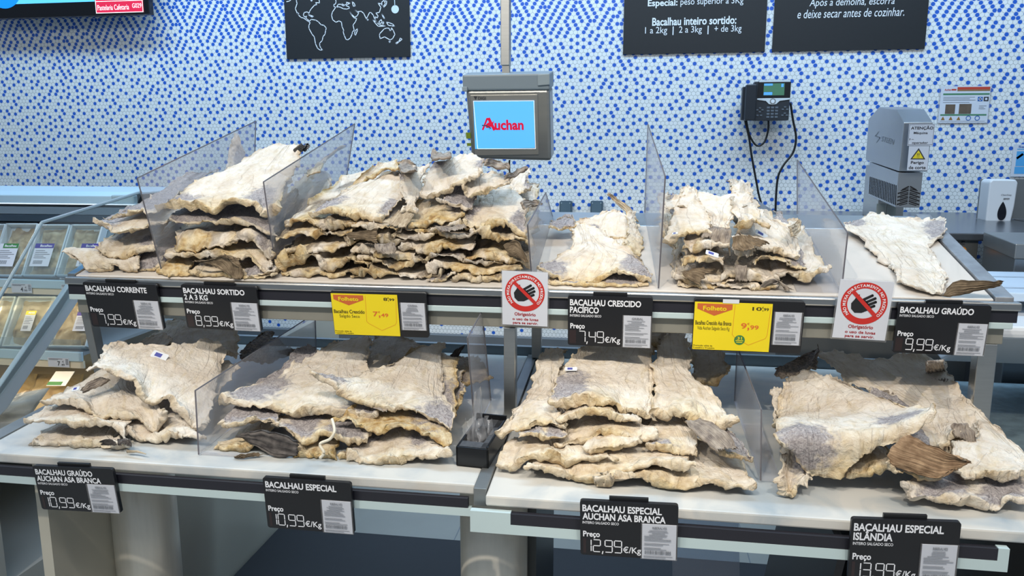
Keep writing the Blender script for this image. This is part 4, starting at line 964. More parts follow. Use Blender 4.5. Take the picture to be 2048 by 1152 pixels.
def pack(label, x0, y0, x1, y1, Yt, Yb, lab, lean=0.0, group='packed fish trays in the chilled cabinet'):
    tl, tr, bl = atY(x0+lean, y0, Yt), atY(x1+lean, y0, Yt), atY(x0, y1, Yb)
    F = Face(tl, tr, bl)
    root = thing('fish_tray', label, 'fish tray', F.p(0.5, 1.0), group)
    f = MB(); F.slab(f, 0, 0, 1, 1, -0.035, -0.028, 0.02)
    for (a, b, c, d) in ((0, 0, .05, 1), (.95, 0, 1, 1), (0, 0, 1, .035), (0, .965, 1, 1)): F.slab(f, a, b, c, d, -0.03, 0.0)
    mk('tray', f, TRAYM, root, bevel=0.004)
    n = 18; f = MB(); u, v = np.meshgrid(np.linspace(.06, .94, n), np.linspace(.045, .955, n))
    hgt = -0.012+0.016*fbm(np.stack([u*4+x0, v*6+y0, u*0+3], -1), 3)*1.0
    edge = np.minimum(np.minimum(u-.05, .95-u), np.minimum(v-.04, .96-v))/0.12; hgt = hgt-0.018*(1-np.clip(edge, 0, 1))
    P = [F.p(u[i, j], v[i, j], hgt[i, j]) for i in range(n) for j in range(n)]
    f.add(P, [(i*n+j, i*n+j+1, (i+1)*n+j+1, (i+1)*n+j) for i in range(n-1) for j in range(n-1)]); mk('fish_flakes', f, PACKM, root, smooth=True)
    n2 = 14; u, v = np.meshgrid(np.linspace(.01, .99, n2), np.linspace(.01, .99, n2)); h = 0.003+0.004*fbm(np.stack([u*7+y0, v*5+x0, u*0], -1), 2)
    f = MB(); f.add([F.p(u[i, j], v[i, j], h[i, j]) for i in range(n2) for j in range(n2)], [(i*n2+j, i*n2+j+1, (i+1)*n2+j+1, (i+1)*n2+j) for i in range(n2-1) for j in range(n2-1)]); mk('film', f, FILM, root, smooth=True)
    if lab:
        a, b, c, d, col, word = lab
        G = lambda x, y: ((x-x0)/(x1-x0), (y-y0)/(y1-y0))
        (a, b), (c, d) = G(a, b), G(c, d)
        f = MB(); F.slab(f, a, b, c, d, 0.009, 0.010); mk('label', f, PAPER, root)
        f = MB(); F.slab(f, a+(0.2*(c-a) if col is GREENP else 0), b, c, b+(d-b)*0.2, 0.0102, 0.0106); mk('label_band', f, col, root)
        t = MB(); F.text(t, word, a+(c-a)*0.28, b+(d-b)*0.05, a+(c-a)*0.9, b+(d-b)*0.15, bold=0.02, d=0.0110); mk('label_name', t, INKW, root)
        t = MB()
        for k in range(5): F.rect(t, a+(c-a)*.1, b+(d-b)*(.3+k*.08), a+(c-a)*(.6+.3*((k*7) % 3)/2), b+(d-b)*(.325+k*.08), 0.0102, 0.0002)
        for k in range(9): F.rect(t, a+(c-a)*(.15+k*.055), b+(d-b)*.74, a+(c-a)*(.18+k*.055), b+(d-b)*.9, 0.0102, 0.0002)
        mk('label_print', t, INKG, root)


PURP = mat('purple_print', rgb(72, 64, 150), 0.5)
pack('cut-off tray of packed fish at the left edge on the upper cabinet shelf', -58, 447, 12, 552, 2.63, 2.52, None)
pack('tray of packed fish with a green-topped label', 11, 446, 76, 552, 2.63, 2.52, (19, 490, 56, 535, GREENP, 'Bacalhau'))
pack('tray of packed fish with a purple-topped label fully in view', 77, 448, 140, 552, 2.63, 2.52, (89, 490, 126, 535, PURP, 'Bacalhau'))
pack('tray of packed fish half behind the grey cabinet frame bar', 142, 448, 206, 552, 2.63, 2.52, (180, 490, 215, 535, PURP, 'Bacalhau'))
pack('cut-off tray on the middle cabinet shelf at the left edge', -70, 592, 0, 693, 2.63, 2.515, None, 32)
pack('leaning tray on the middle cabinet shelf with a yellow-striped label', 4, 592, 82, 693, 2.63, 2.515, (36, 624, 56, 664, YEL, 'MAR'), 32)
pack('leaning tray on the middle cabinet shelf behind the grey frame bar', 90, 592, 172, 693, 2.63, 2.515, (140, 626, 172, 664, PURP, 'Bacalhau'), 30)


def bag(name, label, pts, Y, dY, m, lab=None, amp=0.02, group='bagged fish on the cabinet deck'):
    """puffed bag: pixel outline rows bottom to top, resting on the deck"""
    n = 20; A, B = pts; f = MB(); P = []
    for j in range(n):
        t = j/(n-1)
        for i in range(n):
            s = i/(n-1); x = A[0]+(A[2]-A[0])*s+((B[0]+(B[2]-B[0])*s)-(A[0]+(A[2]-A[0])*s))*t; y = A[1]+(A[3]-A[1])*s+((B[1]+(B[3]-B[1])*s)-(A[1]+(A[3]-A[1])*s))*t
            p = atY(x, y, Y+dY*t); e = min(1, 4*min(s, 1-s))*min(1, 4*min(t, 1-t))
            p = p+np.array((0, -0.05, 0.02))*e+amp*e*vnoise(np.array([[s*5+x0_, t*5, 1.7]]))[0]*np.array((0, -1, .3)); P.append(p)
    f.add(P, [(j*n+i, j*n+i+1, (j+1)*n+i+1, (j+1)*n+i) for j in range(n-1) for i in range(n-1)])
    root = thing(name, label, 'bag', P[n//2], group); mk('contents', f, m, root, smooth=True)
    f2 = MB(); f2.add([p+np.array((0, -0.012, 0.006))+0.006*np.array((0, -1, .4))*vnoise(np.array([[k*0.37, k*0.11, 2.2]]))[0] for k, p in enumerate(P)], f.f); mk('film', f2, FILM, root, smooth=True)
    if lab:
        G = Face(atY(lab[0], lab[1], Y+dY*0.3-0.09), atY(lab[2], lab[1], Y+dY*0.3-0.09), atY(lab[0]-8, lab[3], Y-0.09)); f = MB(); G.slab(f, 0, 0, 1, 1, 0, 0.001); mk('label', f, PAPER, root)
        f = MB(); G.rect(f, 0, 0.72, 0.75, 0.95, 0.0012, 0.0003); mk('label_band', f, GREENP, root)


x0_ = 0.3
BAGM = fleshmat('bagged_fish', rgb(150, 118, 66), rgb(206, 176, 118), rgb(230, 212, 168), 9)
DBAG = fleshmat('grey_fish', rgb(70, 74, 74), rgb(118, 120, 114), rgb(160, 160, 150), 10)
bag('fish_bag', 'golden bag of fish at the far left on the cabinet deck', ((-60, 810, 60, 800), (-40, 748, 75, 748)), 2.60, 0.20, BAGM)
bag('fish_bag', 'golden bag of fish with a green-striped label on the cabinet deck', ((55, 808, 158, 792), (70, 748, 168, 748)), 2.64, 0.20, BAGM, (112, 743, 150, 772))
bag('fish_bag', 'grey clear bag of fish at the front of the cabinet deck', ((-90, 890, 20, 890), (-30, 800, 100, 775)), 2.26, 0.16, DBAG)


# ------------------------------------------------------------------ dried cod
def codmat():
    m = bpy.data.materials.new('dried_cod_flesh'); m.use_nodes = True; nt = m.node_tree; b = nt.nodes['Principled BSDF']; L = nt.links.new
    N = nt.nodes.new
    tc = N('ShaderNodeTexCoord'); uv = N('ShaderNodeUVMap'); uv.uv_map = 'grain'
    at = N('ShaderNodeAttribute'); at.attribute_name = 'tint'; sep = N('ShaderNodeSeparateColor'); L(at.outputs['Color'], sep.inputs[0])

    def noise(src, sc, det=6, dist=0.0, rough=0.55):
        n = N('ShaderNodeTexNoise'); n.inputs['Scale'].default_value = sc; n.inputs['Detail'].default_value = det; n.inputs['Distortion'].default_value = dist; n.inputs['Roughness'].default_value = rough; L(src, n.inputs[0]); return n.outputs[0]

    def rng(src, a, b_, c=0.0, d=1.0):
        r = N('ShaderNodeMapRange'); r.inputs[1].default_value = a; r.inputs[2].default_value = b_; r.inputs[3].default_value = c; r.inputs[4].default_value = d; L(src, r.inputs[0]); return r.outputs[0]

    def mix(f, a, b_):
        x = N('ShaderNodeMix'); x.data_type = 'RGBA'
        if isinstance(f, float): x.inputs[0].default_value = f
        else: L(f, x.inputs[0])
        for k, s in ((6, a), (7, b_)):
            if isinstance(s, tuple): x.inputs[k].default_value = s
            else: L(s, x.inputs[k])
        return x.outputs[2]

    def mul(a, b_, op='MULTIPLY'):
        x = N('ShaderNodeMath'); x.operation = op
        for k, s in ((0, a), (1, b_)):
            if isinstance(s, (int, float)): x.inputs[k].default_value = s
            else: L(s, x.inputs[k])
        x.use_clamp = True
        return x.outputs[0]
    O = tc.outputs['Object']; G = uv.outputs[0]
    big = noise(O, 14, 5, 0.6); mid = noise(O, 55, 6, 0.4); fine = noise(O, 190, 5); fib = noise(G, 1.0, 5, 0.5)
    base = mix(rng(big, 0.35, 0.7), rgb(216, 204, 190), rgb(240, 234, 224))
    base = mix(rng(fib, 0.52, 0.72, 0, 0.55), base, rgb(206, 188, 152))
    base = mix(rng(mid, 0.58, 0.80, 0, 0.45), base, rgb(196, 172, 128))
    base = mix(rng(sep.outputs[1], 0.25, 0.75, 0, 0.75), base, mix(rng(mid, 0.35, 0.65), rgb(228, 214, 176), rgb(204, 184, 138)))
    ck = N('ShaderNodeMath'); ck.operation = 'SUBTRACT'; L(noise(G, 0.16, 5, 1.4), ck.inputs[0]); ck.inputs[1].default_value = 0.5
    ca = N('ShaderNodeMath'); ca.operation = 'ABSOLUTE'; L(ck.outputs[0], ca.inputs[0])
    base = mix(rng(ca.outputs[0], 0.0, 0.010, 0.20, 0.0), base, rgb(150, 120, 88))
    yl = mul(sep.outputs[1], rng(noise(O, 30, 5, 1.0), 0.30, 0.62))
    base = mix(yl, base, mix(rng(mid, 0.35, 0.7), rgb(206, 176, 118), rgb(146, 108, 62)))
    gry = mix(rng(noise(O, 75, 7, 2.5, 0.65), 0.36, 0.66), rgb(112, 106, 112), rgb(186, 180, 180))
    gm = mul(rng(mul(sep.outputs[0], mul(noise(O, 40, 5, 1.0), 0.75, 'SUBTRACT'), 'ADD') if False else sep.outputs[0], 0.02, 0.98), 1.0)
    edge = N('ShaderNodeMath'); edge.operation = 'ADD'; L(sep.outputs[0], edge.inputs[0]); L(rng(noise(O, 36, 5, 1.2), 0.2, 0.8, -0.35, 0.35), edge.inputs[1])
    base = mix(rng(edge.outputs[0], 0.42, 0.72, 0, 0.9), base, gry)
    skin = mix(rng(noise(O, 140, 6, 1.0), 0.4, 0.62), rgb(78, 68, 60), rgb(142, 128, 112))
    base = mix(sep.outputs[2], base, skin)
    base = mix(rng(fine, 0.62, 0.80, 0, 0.35), base, rgb(140, 112, 84))
    L(base, b.inputs['Base Color']); b.inputs['Roughness'].default_value = 0.72; b.inputs['Specular IOR Level'].default_value = 0.3
    h = N('ShaderNodeMath'); h.operation = 'ADD'; L(mul(mid, rng(ca.outputs[0], 0.0, 0.03, 0.55, 1.0)), h.inputs[0])
    h2 = N('ShaderNodeMath'); h2.operation = 'MULTIPLY_ADD'; L(fib, h2.inputs[0]); h2.inputs[1].default_value = 0.22; L(rng(fine, 0, 1, 0, 0.30), h2.inputs[2]); L(h2.outputs[0], h.inputs[1])
    bp = N('ShaderNodeBump'); bp.inputs['Strength'].default_value = 1.0; bp.inputs['Distance'].default_value = 0.006; L(h.outputs[0], bp.inputs['Height']); L(bp.outputs[0], b.inputs['Normal'])
    return m


def finmat(name, c0, c1):
    m = bpy.data.materials.new(name); m.use_nodes = True; nt = m.node_tree; b = nt.nodes['Principled BSDF']; L = nt.links.new; N = nt.nodes.new
    uv = N('ShaderNodeUVMap'); uv.uv_map = 'grain'; tc = N('ShaderNodeTexCoord')
    n = N('ShaderNodeTexNoise'); n.inputs['Scale'].default_value = 1.0; n.inputs['Detail'].default_value = 6; L(uv.outputs[0], n.inputs[0])
    n2 = N('ShaderNodeTexNoise'); n2.inputs['Scale'].default_value = 60; n2.inputs['Detail'].default_value = 6; L(tc.outputs['Object'], n2.inputs[0])
    a = N('ShaderNodeMath'); a.operation = 'ADD'; L(n.outputs[0], a.inputs[0]); L(n2.outputs[0], a.inputs[1])
    r = N('ShaderNodeMapRange'); r.inputs[1].default_value = 0.75; r.inputs[2].default_value = 1.25; L(a.outputs[0], r.inputs[0])
    x = N('ShaderNodeMix'); x.data_type = 'RGBA'; x.inputs[6].default_value = c0; x.inputs[7].default_value = c1; L(r.outputs[0], x.inputs[0]); L(x.outputs[2], b.inputs['Base Color'])
    b.inputs['Roughness'].default_value = 0.7; b.inputs['Specular IOR Level'].default_value = 0.3
    bp = N('ShaderNodeBump'); bp.inputs['Strength'].default_value = 0.8; bp.inputs['Distance'].default_value = 0.003; L(n.outputs[0], bp.inputs['Height']); L(bp.outputs[0], b.inputs['Normal'])
    return m


COD = codmat(); FINB = finmat('brown_fin', rgb(92, 78, 62), rgb(150, 132, 108)); FING = finmat('grey_fin', rgb(108, 98, 92), rgb(176, 164, 150)); FIND = finmat('dark_fin', rgb(52, 48, 48), rgb(110, 104, 100)); FINP = finmat('pale_fin', rgb(150, 134, 114), rgb(212, 198, 174))


def crom(P, t):
    """Catmull-Rom through rows P[k] (any trailing shape) at parameters t in 0..len-1"""
    n = len(P); t = np.clip(t, 0, n-1-1e-9); i = np.floor(t).astype(int); f = (t-i).reshape(-1, *([1]*(P.ndim-1)))
    p0, p1, p2, p3 = P[np.clip(i-1, 0, n-1)], P[i], P[np.clip(i+1, 0, n-1)], P[np.clip(i+2, 0, n-1)]
    return 0.5*(2*p1+(p2-p0)*f+(2*p0-5*p1+4*p2-p3)*f*f+(3*p1-p0-3*p2+p3)*f**3)


def spread(n, k=0.75):
    u = np.linspace(0, 1, n); return (1-k)*u+k*(0.5-0.5*np.cos(math.pi*u))


def resample(P, n):
    P = np.array(P)
    if len(P) == 1: return np.repeat(P, n, 0)
    d = np.r_[0, np.cumsum(np.linalg.norm(np.diff(P, axis=0), axis=1))]; s = spread(n)*d[-1]
    return crom(P, np.interp(s, d, np.arange(len(P))))


class Plane:
    def __init__(self, lip, Y0, s, cross=0.7):
        P = np.array([atY(x, y, Y0) for x, y in lip]); self.Y0 = Y0; self.s = s
        self.X0, self.Z0 = P[:, 0].mean(), P[:, 2].mean()
        vx = P[:, 0]-self.X0; self.c = cross*float((vx*(P[:, 2]-self.Z0)).sum()/max((vx*vx).sum(), 1e-9)) if len(P) > 2 else 0.0
        self.c = max(-0.45, min(0.45, self.c))

    def at(self, x, y):
        d = ray(x, y); k = (self.Z0-self.s*self.Y0-self.c*self.X0-CAMH)/(d[2]-self.s*d[1]-self.c*d[0])
        return CAM+d*k


def pairs(a): return [(a[i], a[i+1]) for i in range(0, len(a), 2)]


def place(rows, plane, Y0):
    out = []
    for k, r in enumerate(rows):
        if isinstance(r, tuple):
            Y, pts = r; out.append([atY(x, y, Y) for x, y in pairs(pts)])
        elif k == 0: out.append([atY(x, y, Y0) for x, y in pairs(r)])
        else: out.append([plane.at(x, y) for x, y in pairs(r)])
    return out


def rough(e, w): return np.sqrt(np.clip(1-(1-np.clip(e/w, 0, 1))**2, 0, 1))


PILE = []; SEED = [0]; LOWER = False


def sheetmesh(name, G, thick, m, parent, rag=0.005, bump=0.006, tint=None, ridge=0, tip=0.0, loc=None, crumb=0.004):
    """closed sheet over the world grid G[v,u,3] with a rounded rim, lumps and a ragged edge"""
    SEED[0] += 1; sd = SEED[0]*7.31
    nv, nu = G.shape[:2]
    U, V = np.meshgrid(spread(nu), spread(nv))
    du = np.gradient(G, axis=1); dv = np.gradient(G, axis=0); nrm = np.cross(du, dv)
    nrm /= np.linalg.norm(nrm, axis=-1, keepdims=True)+1e-9
    if (nrm*(CAM+np.array((0, 0, 1.5))-G)).sum(-1).mean() < 0: nrm = -nrm
    wu = np.linalg.norm(du, axis=-1).sum(1, keepdims=True); lv = np.linalg.norm(dv, axis=-1).sum(0, keepdims=True)
    e = np.minimum(np.minimum(U, 1-U)*wu, np.minimum(V, 1-V)*lv)
    # ragged outline, pushed in the plane of the sheet
    k = np.clip(1-e/0.03, 0, 1)[..., None]
    rg = np.stack([fbm(G*38+sd, 3), fbm(G*38+sd+40, 3), fbm(G*38+sd+80, 3)], -1)*rag*1.6+np.stack([fbm(G*11+sd, 2), fbm(G*11+sd+9, 2), fbm(G*11+sd+5, 2)], -1)*rag*1.6+np.stack([fbm(G*130+sd, 2), fbm(G*130+sd+6, 2), fbm(G*130+sd+3, 2)], -1)*rag*0.75
    G = G+rg*k
    if tip:
        fr = fbm(np.stack([U*34+sd, U*0, U*0], -1), 2); G = G+dv/(np.linalg.norm(dv, axis=-1, keepdims=True)+1e-9)*(fr*tip*np.clip((V-0.75)/0.25, 0, 1))[..., None]
    T = thick if hasattr(thick, 'shape') else np.full((nv, nu), thick)
    T = T*(0.80+0.9*fbm(G*26+sd, 3)); T = np.clip(T, 0.0016, 1)
    r = rough(e, np.maximum(T*0.42, 0.0025))
    Q = np.stack([U*wu.mean()*52+sd, V*lv.mean()*13, U*0+sd], -1)
    wr = (1-np.abs(fbm(Q, 3))*2.2)                       # long wrinkles down the fish
    near = np.clip(1-e/0.05, 0, 1)
    B = bump*1.0*fbm(G*10+sd*1.3, 3)+bump*(0.25+0.6*near)*fbm(G*42+sd, 3)+bump*0.07*wr
    if ridge: B = B+0.0017*np.cos(U*ridge*2*math.pi)*np.clip(V*2, 0, 1)
    top = G+nrm*(B+T*0.5*r+crumb*(0.16+0.9*near)*fbm(G*85+sd, 3)*r)[..., None]; bot = G+nrm*(B-T*0.5*r)[..., None]
    for A_, up_ in ((top, 0.8*T*r+0.0008*(r > 0)), (bot, 0.0)):            # nothing sinks into the stone or the front lip
        x_, y_, z_ = A_[..., 0], A_[..., 1], A_[..., 2]
        if LOWER: lim = np.where((y_ > 1.50) & (y_ < 2.43), lz(y_)+0.0025, -1)
        else: lim = np.where((y_ > 1.898) & (y_ < 2.50) & (x_ < 0.84), uz(y_)+0.0025, np.where((y_ > 1.86) & (x_ < 0.89), 1.2655, -1)); lim = np.where((x_ > 0.834) & (x_ < 0.882) & (y_ > 1.89), uz(y_)+0.010, lim)
        A_[..., 2] = np.maximum(z_, lim+up_)
    n = nv*nu; idx = np.arange(n).reshape(nv, nu); bi = idx+n
    inner = np.zeros((nv, nu), bool); inner[1:-1, 1:-1] = True
    bid = np.full((nv, nu), -1); bid[inner] = n+np.arange(inner.sum()); bid[~inner] = idx[~inner]
    verts = np.concatenate([top.reshape(-1, 3), bot[inner]]); GU = np.concatenate([U.ravel(), U[inner]]); GV = np.concatenate([V.ravel(), V[inner]])
    q1 = np.stack([idx[:-1, :-1], idx[:-1, 1:], idx[1:, 1:], idx[1:, :-1]], -1).reshape(-1, 4)
    q2 = np.stack([bid[:-1, :-1], bid[1:, :-1], bid[1:, 1:], bid[:-1, 1:]], -1).reshape(-1, 4)
    # face the top outwards
    nn = np.cross(top[0, 1]-top[0, 0], top[1, 0]-top[0, 0])
    c = nv//2, nu//2
    if np.dot(np.cross(top[c[0], c[1]+1]-top[c], top[c[0]+1, c[1]]-top[c]), nrm[c]) < 0: q1 = q1[:, ::-1]; q2 = q2[:, ::-1]
    F4 = np.concatenate([q1, q2]).astype(np.int32)
    me = bpy.data.meshes.new(name); off = verts.mean(0) if loc is None else np.array(loc)
    if loc is None: off[2] = verts[:, 2].min()
    me.vertices.add(len(verts)); me.vertices.foreach_set('co', (verts-off).astype(np.float32).ravel())
    me.loops.add(F4.size); me.loops.foreach_set('vertex_index', F4.ravel()); me.polygons.add(len(F4)); me.polygons.foreach_set('loop_start', np.arange(len(F4), dtype=np.int32)*4)
    me.polygons.foreach_set('use_smooth', np.ones(len(F4), bool)); me.update(calc_edges=True)
    sw = wu.mean(); sl = lv.mean(); uvs = np.stack([GU*sw*55+sd, GV*sl*20+sd], -1)
    if ridge: uvs = np.stack([GU*ridge*1.6+sd, GV*3], -1)
    ul = me.uv_layers.new(name='grain'); ul.data.foreach_set('uv', uvs[F4.ravel()].astype(np.float32).ravel())
    if tint is not None:
        tt = np.ones((len(verts), 4), np.float32); tt[:n, :3] = tint.reshape(-1, 3); tt[n:, :3] = tint[inner]; tt[n:, 0] *= 0.3; tt[n:, 2] = np.maximum(tt[n:, 2], 0.85*np.clip(e[inner]/0.03, 0, 1))
        a = me.color_attributes.new('tint', 'FLOAT_COLOR', 'POINT'); a.data.foreach_set('color', tt.ravel())
    me.materials.append(m); me.validate()
    o = bpy.data.objects.new(name, me); C.objects.link(o)
    if parent is not None: o.parent = parent; o.location = tuple(off-np.array(PLOC[parent.name]))
    else: o.location = tuple(off)
    PLOC[o.name] = tuple(off)
    return o


GREYS = {'sides': [(0.06, .35, .20, .38), (.94, .35, .20, .38)], 'left': [(0.08, .3, .26, .45)], 'right': [(.92, .3, .26, .45)], 'none': [], 'all': [(.5, .5, .9, .9)], 'lip': [(.3, .1, .2, .2), (.75, .1, .2, .2)]}


def fish(label, rows, Y0, s=0.30, t=0.014, L=0.0, g='sides', y=0.35, group=None, lump=0.5, nu=84, nv=52, fins=(), tags=(), taper=0.5, bump=0.006, drift=0.0, skin=0.0, patch=0.0):
    if LOWER:                       # piles on the lower counter lean back as they rise
        yl = lambda Y: Y+min(max(0.0, Y-1.60)*0.35, 0.03) if Y < 1.9 else Y
        Y0 = yl(Y0); s *= 0.72; rows = [(yl(r[0]), r[1]) if isinstance(r, tuple) else r for r in rows]
        fins = [(f_[0], f_[1], [(yl(r[0]), r[1]) if isinstance(r, tuple) else r for r in f_[2]])+tuple(f_[3:]) for f_ in fins]
        tags = [(a_[0], a_[1], yl(a_[2])-0.004)+tuple(a_[3:]) for a_ in tags]
    if len(rows) >= 4 and bump == 0.006: bump = 0.0038
    lip = pairs(rows[0][1] if isinstance(rows[0], tuple) else rows[0])
    if isinstance(rows[0], tuple): Y0 = rows[0][0]
    pl_ = Plane(lip, Y0, s)
    W_ = [resample(r, nu) for r in place(rows, pl_, Y0)]
    if len(W_) == 1:
        c = W_[0].mean(0); W_.append(c+(W_[0]-c)*np.array((0.97, 1, 0.55))+np.array((0, 0.10, 0.10*s)))
    if L > 0:
        a = W_[-1]; c = a.mean(0); W_.append(c+(a-c)*np.array(((1+taper)/2, 1, 0.5))+np.array((drift*0.5, L*0.5, L*0.5*s)))
        W_.append(c+(a-c)*np.array((taper, 1, 0.3))+np.array((drift, L, L*s)))
    W_ = np.array(W_)
    d = np.r_[0, np.cumsum(np.linalg.norm(np.diff(W_.mean(1), axis=0), axis=1)+0.01)]
    G = crom(W_, np.interp(spread(nv)*d[-1], d, np.arange(len(W_))))
    U, V = np.meshgrid(spread(nu), spread(nv)); sd = SEED[0]*3.7+1.1
    mid = np.exp(-((U-0.5)/0.22)**2)
    nz = fbm(np.stack([U*6+sd, V*4, U*0], -1), 2)
    nz2 = fbm(np.stack([U*15+sd, V*9, U*0+4], -1), 3)
    T = t*(0.34+0.30*mid+0.25*nz+lump*np.exp(-V*10)*(0.85+1.0*nz+1.3*nz2)); T = np.clip(T, t*0.16, 1)*(1-0.35*V)
    if patch: T = T*np.clip(0.75+1.5*fbm(np.stack([U*4.5+sd*2, V*2, U*0+7], -1), 2), 0.28, 1.9)
    tint = np.zeros((nv, nu, 3))
    for (a, b, ra, rb) in (GREYS[g] if isinstance(g, str) else g):
        tint[..., 0] = np.maximum(tint[..., 0], np.clip(1.25-np.sqrt(((U-a)/ra)**2+((V-b)/rb)**2)*0.75, 0, 1))
    rim = np.minimum(np.minimum(U, 1-U)*2, V*1.0); tint[..., 1] = np.clip(y*(0.35+0.9*np.exp(-rim*7)+0.7*mid*np.exp(-V*6)), 0, 1)
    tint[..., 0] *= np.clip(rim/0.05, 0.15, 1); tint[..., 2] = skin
    if patch:
        q_ = fbm(np.stack([U*5+sd*3, V*6, U*0+3], -1), 3); tint[..., 2] = np.clip(tint[..., 2]+np.clip((q_-0.02)*5, 0, 1)*patch*np.clip(V/0.03, 0.3, 1), 0, 1)
        tint[..., 1] = np.clip(tint[..., 1]*(0.7+0.9*fbm(np.stack([U*7+sd, V*5, U*0+9], -1), 2)), 0, 1)
    SEED[0] += 1
    o = sheetmesh('dried_cod', G, T, COD, None, 0.008, bump, tint)
    tag(o, label, 'dried cod', group); PILE.append((o, LOWER, nu*nv, nu, nv))
    for fn in fins:
        nm, m_, frows = fn[:3]; fo = fn[3] if len(fn) > 3 else {}
        P = [resample(r, 34) for r in place([r if isinstance(r, tuple) else r for r in frows], pl_, Y0)]; P = np.array(P)
        dd = np.r_[0, np.cumsum(np.linalg.norm(np.diff(P.mean(1), axis=0), axis=1)+0.004)]
        H = crom(P, np.interp(spread(20)*dd[-1], dd, np.arange(len(P))))
        sheetmesh(nm, H, fo.get('t', 0.0035), m_, o, 0.004, fo.get('b', 0.003), None, fo.get('r', 13), fo.get('tip', 0.006))
    for (x, y_, Y, w, h, rot) in tags:
        c = atY(x, y_, Y)
        if Y > Y0+0.01:              # lies on the open face of the fish
            D_ = G-CAM; z_ = D_@FW; k_ = np.argmin((1024+FPX*(D_@RT)/z_-x)**2+(576-FPX*(D_@UP)/z_-y_)**2); c = G.reshape(-1, 3)[k_]; c = c+(CAM-c)/np.linalg.norm(CAM-c)*0.016
        a = math.radians(rot); ux = np.array((math.cos(a), 0.05, math.sin(a))); ux /= np.linalg.norm(ux); uz_ = np.array((-math.sin(a)*.6, 0.75, 0.62*math.cos(a))); uz_ -= ux*np.dot(ux, uz_); uz_ /= np.linalg.norm(uz_)
        Fc = Face(c-ux*w/2+uz_*h/2, c+ux*w/2+uz_*h/2, c-ux*w/2-uz_*h/2)
        f = MB(); Fc.slab(f, 0, 0, 1, 1, 0, 0.0012, min(w, h)*.18); st = mk('paper_tag', f, WHITE, o)
        f = MB(); Fc.rect(f, 0.2, 0.2, 0.62, 0.72, 0.0014, 0.0003); mk_ = mk('tag_print', f, mat('tag_blue', rgb(70, 76, 160), 0.5)); mk_.parent = st; mk_.location = tuple(np.array(PLOC[mk_.name])-np.array(PLOC[st.name]))
    return o


# ---- upper shelf, far left: 7,99 pile
g1 = 'dried cod piled above the 7,99 sign'
fish('lowest curled cod of the 7,99 pile', [(1.915, [150, 513, 180, 543, 205, 548, 235, 536, 262, 545, 275, 523]), (1.94, [132, 501, 160, 500, 200, 508, 240, 512, 277, 506]), (2.05, [215, 497, 250, 500, 290, 498])], 1.93, L=.32, g='none', y=.3, group=g1, t=.012)
fish('cod flap hanging low beside the clear divider above the 7,99 sign', [(1.93, [262, 528, 285, 545, 310, 540, 325, 520]), (1.97, [275, 515, 300, 512, 325, 505])], 1.94, L=.3, g='all', y=.4, group=g1, t=.008)
fish('second cod from the bottom of the 7,99 pile, black mark on top', [(1.935, [186, 497, 215, 508, 240, 513, 262, 505, 290, 502, 312, 499]), [210, 480, 250, 478, 280, 478, 315, 475], [224, 472, 260, 470, 300, 464, 330, 455]], 1.94, L=.28, s=.36, g=[(.25, .35, .10, .16), (.85, .15, .12, .1)], y=.35, group=g1)
fish('third cod from the bottom of the 7,99 pile, with a long left tip', [(1.945, [182, 448, 205, 452, 226, 470, 250, 468, 272, 464, 305, 452, 340, 448]), [200, 446, 235, 452, 270, 448, 300, 444, 350, 440]], 1.95, L=.3, g='left', y=.3, group=g1, t=.015)
fish('topmost thin grey cod of the 7,99 pile', [(1.97, [203, 441, 230, 438, 255, 433, 283, 426, 320, 420]), [240, 430, 270, 424, 300, 412, 340, 400]], 1.97, L=.32, g='all', y=.3, group=g1, t=.009)
fish('pale stiff cod tail poking up left of the large cod above the 8,99 sign', [(2.12, [292, 424, 312, 420]), (2.14, [294, 405, 312, 404]), (2.15, [297, 386, 304, 384])], 2.12, g='none', y=.1, group=g1, t=.006, nu=20, nv=20)

# ---- 8,99 pile
g2 = 'dried cod piled above the 8,99 sign'
fish('lowest cod at the front of the 8,99 pile, on the shelf', [(1.905, [380, 538, 405, 556, 440, 556, 480, 558, 520, 556, 552, 545]), (1.95, [395, 525, 450, 540, 500, 545, 550, 535])], 1.91, L=.3, g='none', y=.5, group=g2,
     fins=[('tail_fin', FINB, [(1.90, [470, 552, 482, 558]), (1.895, [432, 530, 470, 515, 487, 540]), (1.89, [386, 523, 410, 520, 440, 512, 452, 508])], {'r': 15})])
fish('yellow curled cod at the left foot of the 8,99 pile', [(1.91, [316, 540, 335, 548, 355, 552, 384, 548]), (1.94, [330, 525, 350, 528, 380, 535])], 1.92, L=.3, g='none', y=.9, group=g2, t=.012)
fish('cod with a rough grey fin at the right foot of the 8,99 pile', [(1.905, [484, 560, 505, 556, 530, 552, 555, 535]), (1.93, [490, 545, 515, 535, 548, 520])], 1.91, L=.3, g='all', y=.3, group=g2, t=.012)
fish('hollow cod in the middle of the 8,99 pile', [(1.915, [328, 516, 345, 510, 385, 513, 430, 508, 452, 506, 478, 522, 500, 512, 525, 542, 545, 522]), (1.96, [335, 500, 380, 505, 430, 498, 480, 500, 540, 505])], 1.92, L=.32, g='none', y=.7, patch=.5, group=g2, t=.016)
fish('lumpy grey and cream cod right in the middle of the 8,99 pile', [(1.925, [452, 492, 470, 480, 490, 484, 510, 490, 525, 512, 540, 516, 548, 503]), (1.95, [468, 470, 490, 458, 510, 465, 530, 480, 549, 492]), [480, 455, 500, 452, 520, 452, 548, 470]], 1.93, L=.25, s=.36, g=[(.7, .4, .3, .4)], y=.45, patch=.5, group=g2, t=.018)
